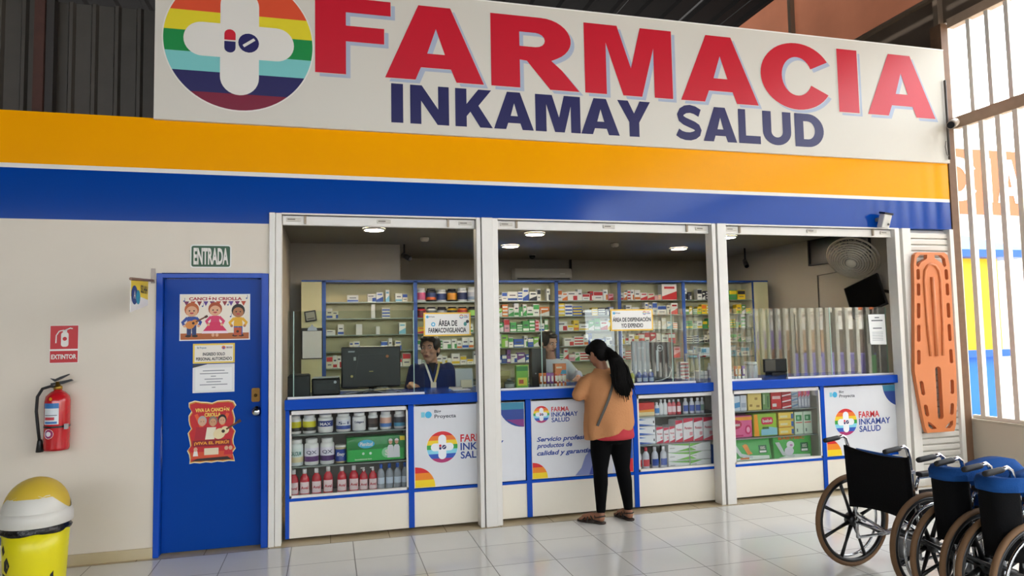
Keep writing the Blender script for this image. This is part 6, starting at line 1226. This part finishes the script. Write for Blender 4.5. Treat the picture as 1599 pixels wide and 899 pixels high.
# hair: cap with ear showing, gathered ponytail fanning down the back
m = MB(); hm = MB(); st = 0
m.ell((0, -.020, .042), (.083, .097, .088), HAIRM, 24, 16); m.ell((.035, -.045, -.01), (.052, .062, .075), HAIRM); m.ell((-.020, -.065, -.015), (.060, .045, .070), HAIRM); m.ell((.066, .025, .02), (.018, .052, .066), HAIRM); m.ell((-.062, .032, .045), (.022, .050, .042), HAIRM); m.ell((0, .055, .075), (.060, .040, .034), HAIRM); m.move(H1)
limb(m, [((4.02, -.06, 1.42), .045), ((4.06, -.10, 1.395), .045), ((4.095, -.15, 1.34), .052)], HAIRM)
rings(m, [(4.065, -.130, 1.40, .050, .040, .2), (4.095, -.165, 1.345, .072, .045, .15), (4.108, -.198, 1.27, .080, .043, .1), (4.113, -.226, 1.19, .086, .038, .05), (4.118, -.250, 1.12, .082, .030, 0), (4.122, -.262, 1.075, .066, .020, 0), (4.128, -.268, 1.04, .040, .010, 0)], HAIRM)
hb = m.build('hair', t, remesh=.008, smooth=2)
rng = random.Random(2); m = MB()
for k in range(46):
    u = rng.uniform(-1, 1); x0 = 4.065+.042*u; x1 = 4.108+.080*u; x2 = 4.118+.086*u+rng.uniform(-.012, .012); yb = -.006-.034*math.sqrt(max(0, 1-u*u)); ze = 1.01+.06*abs(u)+rng.uniform(-.03, .05)
    m.tube([(x0, -.130+yb, 1.405), (x1, -.198+yb*1.1, 1.27), (x2-.006, -.238+yb*.95, 1.15), (x2+.010, -.268+yb*.5, ze)], [.006, .007, .006, .002], HAIRM, 5)
m.build('ponytail_strands', hb)
m = MB(); m.tube([(4.052+.047*math.cos(a*math.pi/8), -.098+.02*math.sin(a*math.pi/8)-.0, 1.398+.044*math.sin(a*math.pi/8)) for a in range(16)], .007, M('18141a', .7), 6, True); m.build('hair_tie', hb)
# crossbody strap over the sweater's back
m = MB(); pts = []
for z, u in ((1.215, .10), (1.16, .05), (1.10, -.10), (1.02, -.28), (.94, -.46), (.86, -.62), (.80, -.72)):
    i = min(8, max(0, sum(1 for q in (.635, .70, .80, .92, 1.04, 1.12, 1.175, 1.215, 1.245) if q <= z)-1)); tb = ((.635, .205, .150, 4.035, -.135), (.70, .216, .156, 4.037, -.135), (.80, .222, .158, 4.040, -.132), (.92, .215, .152, 4.043, -.125), (1.04, .208, .142, 4.046, -.105), (1.12, .203, .128, 4.048, -.085), (1.175, .188, .110, 4.047, -.068), (1.215, .135, .085, 4.043, -.055), (1.245, .085, .066, 4.03, -.045), (1.262, .068, .058, 4.02, -.035))
    f = (z-tb[i][0])/(tb[i+1][0]-tb[i][0]); rx, ry, cx, cy = [tb[i][j]+(tb[i+1][j]-tb[i][j])*f for j in (1, 2, 3, 4)]
    x = cx+rx*u; pts.append((x, cy-ry*math.sqrt(max(.05, 1-u*u))*1.03-.006, z))
pr_ = [Vector(p) for p in pts]; vs = []
for i, p in enumerate(pr_):
    d = (pr_[min(i+1, len(pr_)-1)]-pr_[max(i-1, 0)]).normalized(); sd = d.cross(Vector((0, -1, 0))).normalized()*.011; vs += [p+sd, p-sd, p-sd+Vector((0, -.004, 0)), p+sd+Vector((0, -.004, 0))]
m.add(vs, [(4*i+a, 4*i+(a+1) % 4, 4*i+4+(a+1) % 4, 4*i+4+a) for i in range(len(pr_)-1) for a in range(4)], M('4a4640', .7)); m.build('bag_strap', t)
SND = M('2c2019', .6)
for heel, toe in (((3.905, -.222, 0), (3.772, -.075, 0)), ((4.168, -.205, 0), (4.125, -.035, 0))):
    h_, t_ = Vector(heel), Vector(toe); dd = (t_-h_).normalized(); xx = dd.cross(Vector((0, 0, 1))); ln = (t_-h_).length; m = MB(); P = []
    for u, w_ in ((-.035, .012), (-.025, .028), (0, .036), (.35*ln, .033), (.65*ln, .041), (.9*ln, .042), (1.06*ln, .028), (1.10*ln, .010)): P.append((u, w_))
    out = [h_+dd*u+xx*w_ for u, w_ in P]+[h_+dd*u-xx*w_ for u, w_ in P[::-1]]
    m.prism([(p.x, p.y) for p in out], .001, .016, SND, axis='z'); sl = m.build('sandal', t, bevel=.004)
    m = MB(); g = lambda u, v, z: h_+dd*u*ln+xx*v+Vector((0, 0, z))
    m.tube([g(.62, .042, .014), g(.60, .030, .044), g(.58, 0, .058), g(.56, -.030, .044), g(.54, -.042, .014)], .007, SND, 6); m.tube([g(.80, .044, .012), g(.66, .015, .050), g(.42, -.028, .058), g(.25, -.040, .014)], .006, SND, 6); m.tube([g(.80, -.044, .012), g(.66, -.015, .050), g(.42, .028, .058), g(.25, .040, .014)], .006, SND, 6)
    m.tube([g(.20, .038, .050), g(-.02, .034, .062), g(-.17, 0, .066), g(-.02, -.034, .062), g(.20, -.038, .050), g(.32, 0, .078), g(.20, .038, .050)], .006, SND, 6); m.build('strap', sl)

# pharmacist in navy, behind the left screen
t = thing('person', 'person in navy uniform with a lanyard behind the counter under the FARMACOVIGILANCIA sign', 'person', (2.69, .98, 0))
b = MB(); H2 = head_mat((2.672, .93, 1.436), math.radians(180-30), .04, 0, 1.12); head(b, H2, SKIN2)
limb(b, [((2.675, .95, 1.41), .054), ((2.69, .97, 1.30), .062)], SKIN2); rings(b, [(2.69, .99, .80, .17, .11, 0), (2.69, .99, .95, .15, .10, 0), (2.69, .98, 1.12, .165, .11, 0), (2.69, .98, 1.24, .15, .09, 0), (2.69, .98, 1.30, .08, .06, 0)], SKIN2)
limb(b, [((2.53, .98, 1.255), .048), ((2.475, .95, 1.06), .038), ((2.47, .78, 1.125), .027), ((2.475, .735, 1.13), .024)], SKIN2); limb(b, [((2.85, .98, 1.255), .048), ((2.895, .98, 1.03), .038), ((2.85, .90, .86), .028)], SKIN2)
hand(b, (2.475, .735, 1.128), (.15, -1, -.06), (0, 0, -1), SKIN2, -1, .14); hand(b, (2.85, .895, .85), (-.1, -.4, -1), (-.3, 1, 0), SKIN2, 1, .5)
for s_ in (-1, 1): limb(b, [((2.69+s_*.085, .99, .82), .085), ((2.69+s_*.09, .98, .45), .055), ((2.69+s_*.09, 1.0, .08), .036), ((2.69+s_*.09, .98, .035), .03), ((2.69+s_*.10, .84, .026), .026)], SKIN2)
b.build('body', t, remesh=.0062, smooth=3); face_parts(t, H2)
NV = M('15295c', .8, bump=.15, scale=70); m = MB(); rings(m, [(2.69, .99, .74, .195, .135, 0), (2.69, .99, .95, .180, .128, 0), (2.69, .98, 1.10, .195, .135, 0), (2.69, .98, 1.20, .200, .120, 0), (2.69, .98, 1.265, .165, .095, 0), (2.69, .985, 1.305, .095, .070, 0)], NV)
limb(m, [((2.53, .98, 1.250), .062), ((2.485, .96, 1.10), .054), ((2.473, .95, 1.04), .050), ((2.472, .87, 1.09), .044)], NV, 16); limb(m, [((2.85, .98, 1.250), .062), ((2.89, .985, 1.10), .056), ((2.895, .98, 1.00), .050)], NV, 16); m.build('uniform', t, remesh=.010, smooth=4)
m = MB()
for s_ in (-1, 1): limb(m, [((2.69+s_*.08, .99, .76), .10), ((2.69+s_*.09, .985, .45), .075), ((2.69+s_*.09, 1.0, .09), .055)], NV, 16)
m.build('trousers', t, remesh=.012, smooth=3)
for s_ in (-1, 1): m = MB(); limb(m, [((2.69+s_*.09, .99, .04), .039), ((2.69+s_*.10, .84, .034), .033)], M('15151a', .5)); m.build('shoe', t, remesh=.008, smooth=2)
m = MB(); m.flat([(-.036, 1.315), (.036, 1.315), (0, 1.205)], M('12131c', .8), fr=lambda u, v: (2.685+u, .878-(1.315-v)*.28 if v < 1.31 else .885, v)); m.build('collar', t, normals=False)
for s_, c in ((-1, 'e8e4d8'), (1, 'e0cc7c')):
    m = MB(); P = [(2.685+s_*.068, .94, 1.325), (2.685+s_*.062, .885, 1.295), (2.685+s_*.040, .848, 1.22), (2.685+s_*.012, .838, 1.13)]; vs = []
    for p in P: vs += [(p[0]-.010, p[1], p[2]), (p[0]+.010, p[1], p[2])]
    m.add(vs, [(2*i, 2*i+1, 2*i+3, 2*i+2) for i in range(3)], M(c, .6)); m.build('lanyard', t, normals=False)
MB().box(2.660, .832, 1.07, 2.712, .836, 1.135, M('e6e0c0', .4)).build('badge', t)
HR2 = M('17110f', .45); m = MB(); m.ell((0, -.030, .050), (.080, .088, .080), HR2, 22, 14); m.ell((0, -.065, .0), (.068, .050, .075), HR2); m.ell((.058, .000, .045), (.026, .062, .055), HR2); m.ell((-.058, .000, .045), (.026, .062, .055), HR2); m.ell((.030, .045, .088), (.040, .042, .026), HR2); m.ell((-.030, .045, .088), (.040, .042, .026), HR2); m.ell((0, -.115, .01), (.038, .035, .040), HR2); m.move(H2); hb = m.build('hair', t, remesh=.007, smooth=3)
m = MB(); m.ell((.02, -.118, .045), (.045, .02, .035), M('b02430', .6)); m.move(H2); m.build('hair_ribbon', hb)

# second pharmacist in white, behind the middle screen
t = thing('person', 'person in a white coat behind the middle glass serving the customer', 'person', (3.90, 1.02, 0)); W0 = M('d8dade', .8)
b = MB(); H3 = head_mat((3.845, .90, 1.475), math.radians(180+28), -.35, 0, .96); head(b, H3, SKIN2); limb(b, [((3.855, .93, 1.42), .050), ((3.89, .99, 1.31), .056)], SKIN2)
rings(b, [(3.92, 1.02, .80, .17, .11, 0), (3.92, 1.02, .95, .15, .10, 0), (3.91, 1.01, 1.12, .165, .11, 0), (3.90, 1.0, 1.24, .15, .09, 0), (3.89, .99, 1.31, .08, .06, 0)], SKIN2)
limb(b, [((3.75, 1.0, 1.25), .048), ((3.72, .86, 1.10), .038), ((3.83, .70, 1.135), .027), ((3.86, .66, 1.135), .024)], SKIN2); limb(b, [((4.05, 1.0, 1.25), .048), ((4.14, .88, 1.125), .038), ((4.06, .66, 1.138), .027), ((4.03, .61, 1.135), .024)], SKIN2)
hand(b, (3.86, .66, 1.133), (.35, -1, -.06), (0, 0, -1), SKIN2, -1, .14); hand(b, (4.03, .61, 1.133), (-.45, -1, -.06), (0, 0, -1), SKIN2, 1, .14)
for s_ in (-1, 1): limb(b, [((3.92+s_*.085, 1.02, .82), .085), ((3.92+s_*.09, 1.0, .45), .055), ((3.92+s_*.09, 1.03, .08), .036), ((3.92+s_*.09, 1.0, .035), .03), ((3.92+s_*.10, .87, .026), .026)], SKIN2)
b.build('body', t, remesh=.0065, smooth=3); face_parts(t, H3)
m = MB(); rings(m, [(3.92, 1.02, .60, .205, .145, 0), (3.92, 1.02, .90, .190, .135, 0), (3.91, 1.01, 1.10, .198, .135, 0), (3.90, 1.0, 1.20, .200, .120, 0), (3.89, 1.0, 1.27, .165, .095, 0), (3.89, .995, 1.315, .090, .070, 0)], W0)
limb(m, [((3.75, 1.0, 1.25), .062), ((3.73, .92, 1.16), .055), ((3.722, .87, 1.12), .050), ((3.79, .765, 1.16), .042)], W0, 16); limb(m, [((4.05, 1.0, 1.25), .062), ((4.11, .92, 1.16), .056), ((4.138, .88, 1.12), .052), ((4.085, .73, 1.165), .042)], W0, 16); m.build('coat', t, remesh=.010, smooth=4)
m = MB()
for s_ in (-1, 1): limb(m, [((3.92+s_*.08, 1.02, .74), .095), ((3.92+s_*.09, 1.0, .45), .072), ((3.92+s_*.09, 1.03, .09), .052)], M('24262c', .8), 16)
m.build('trousers', t, remesh=.012, smooth=3)
for s_ in (-1, 1): m = MB(); limb(m, [((3.92+s_*.09, 1.01, .04), .039), ((3.92+s_*.10, .87, .034), .033)], M('15151a', .5)); m.build('shoe', t, remesh=.008, smooth=2)
m = MB(); m.ell((0, -.028, .050), (.080, .090, .080), HR2, 22, 14); m.ell((0, -.065, -.005), (.070, .048, .075), HR2); m.ell((.060, .000, .030), (.024, .058, .065), HR2); m.ell((-.060, .000, .030), (.024, .058, .065), HR2); m.ell((0, .040, .092), (.058, .040, .026), HR2); m.move(H3); m.build('hair', t, remesh=.007, smooth=3)
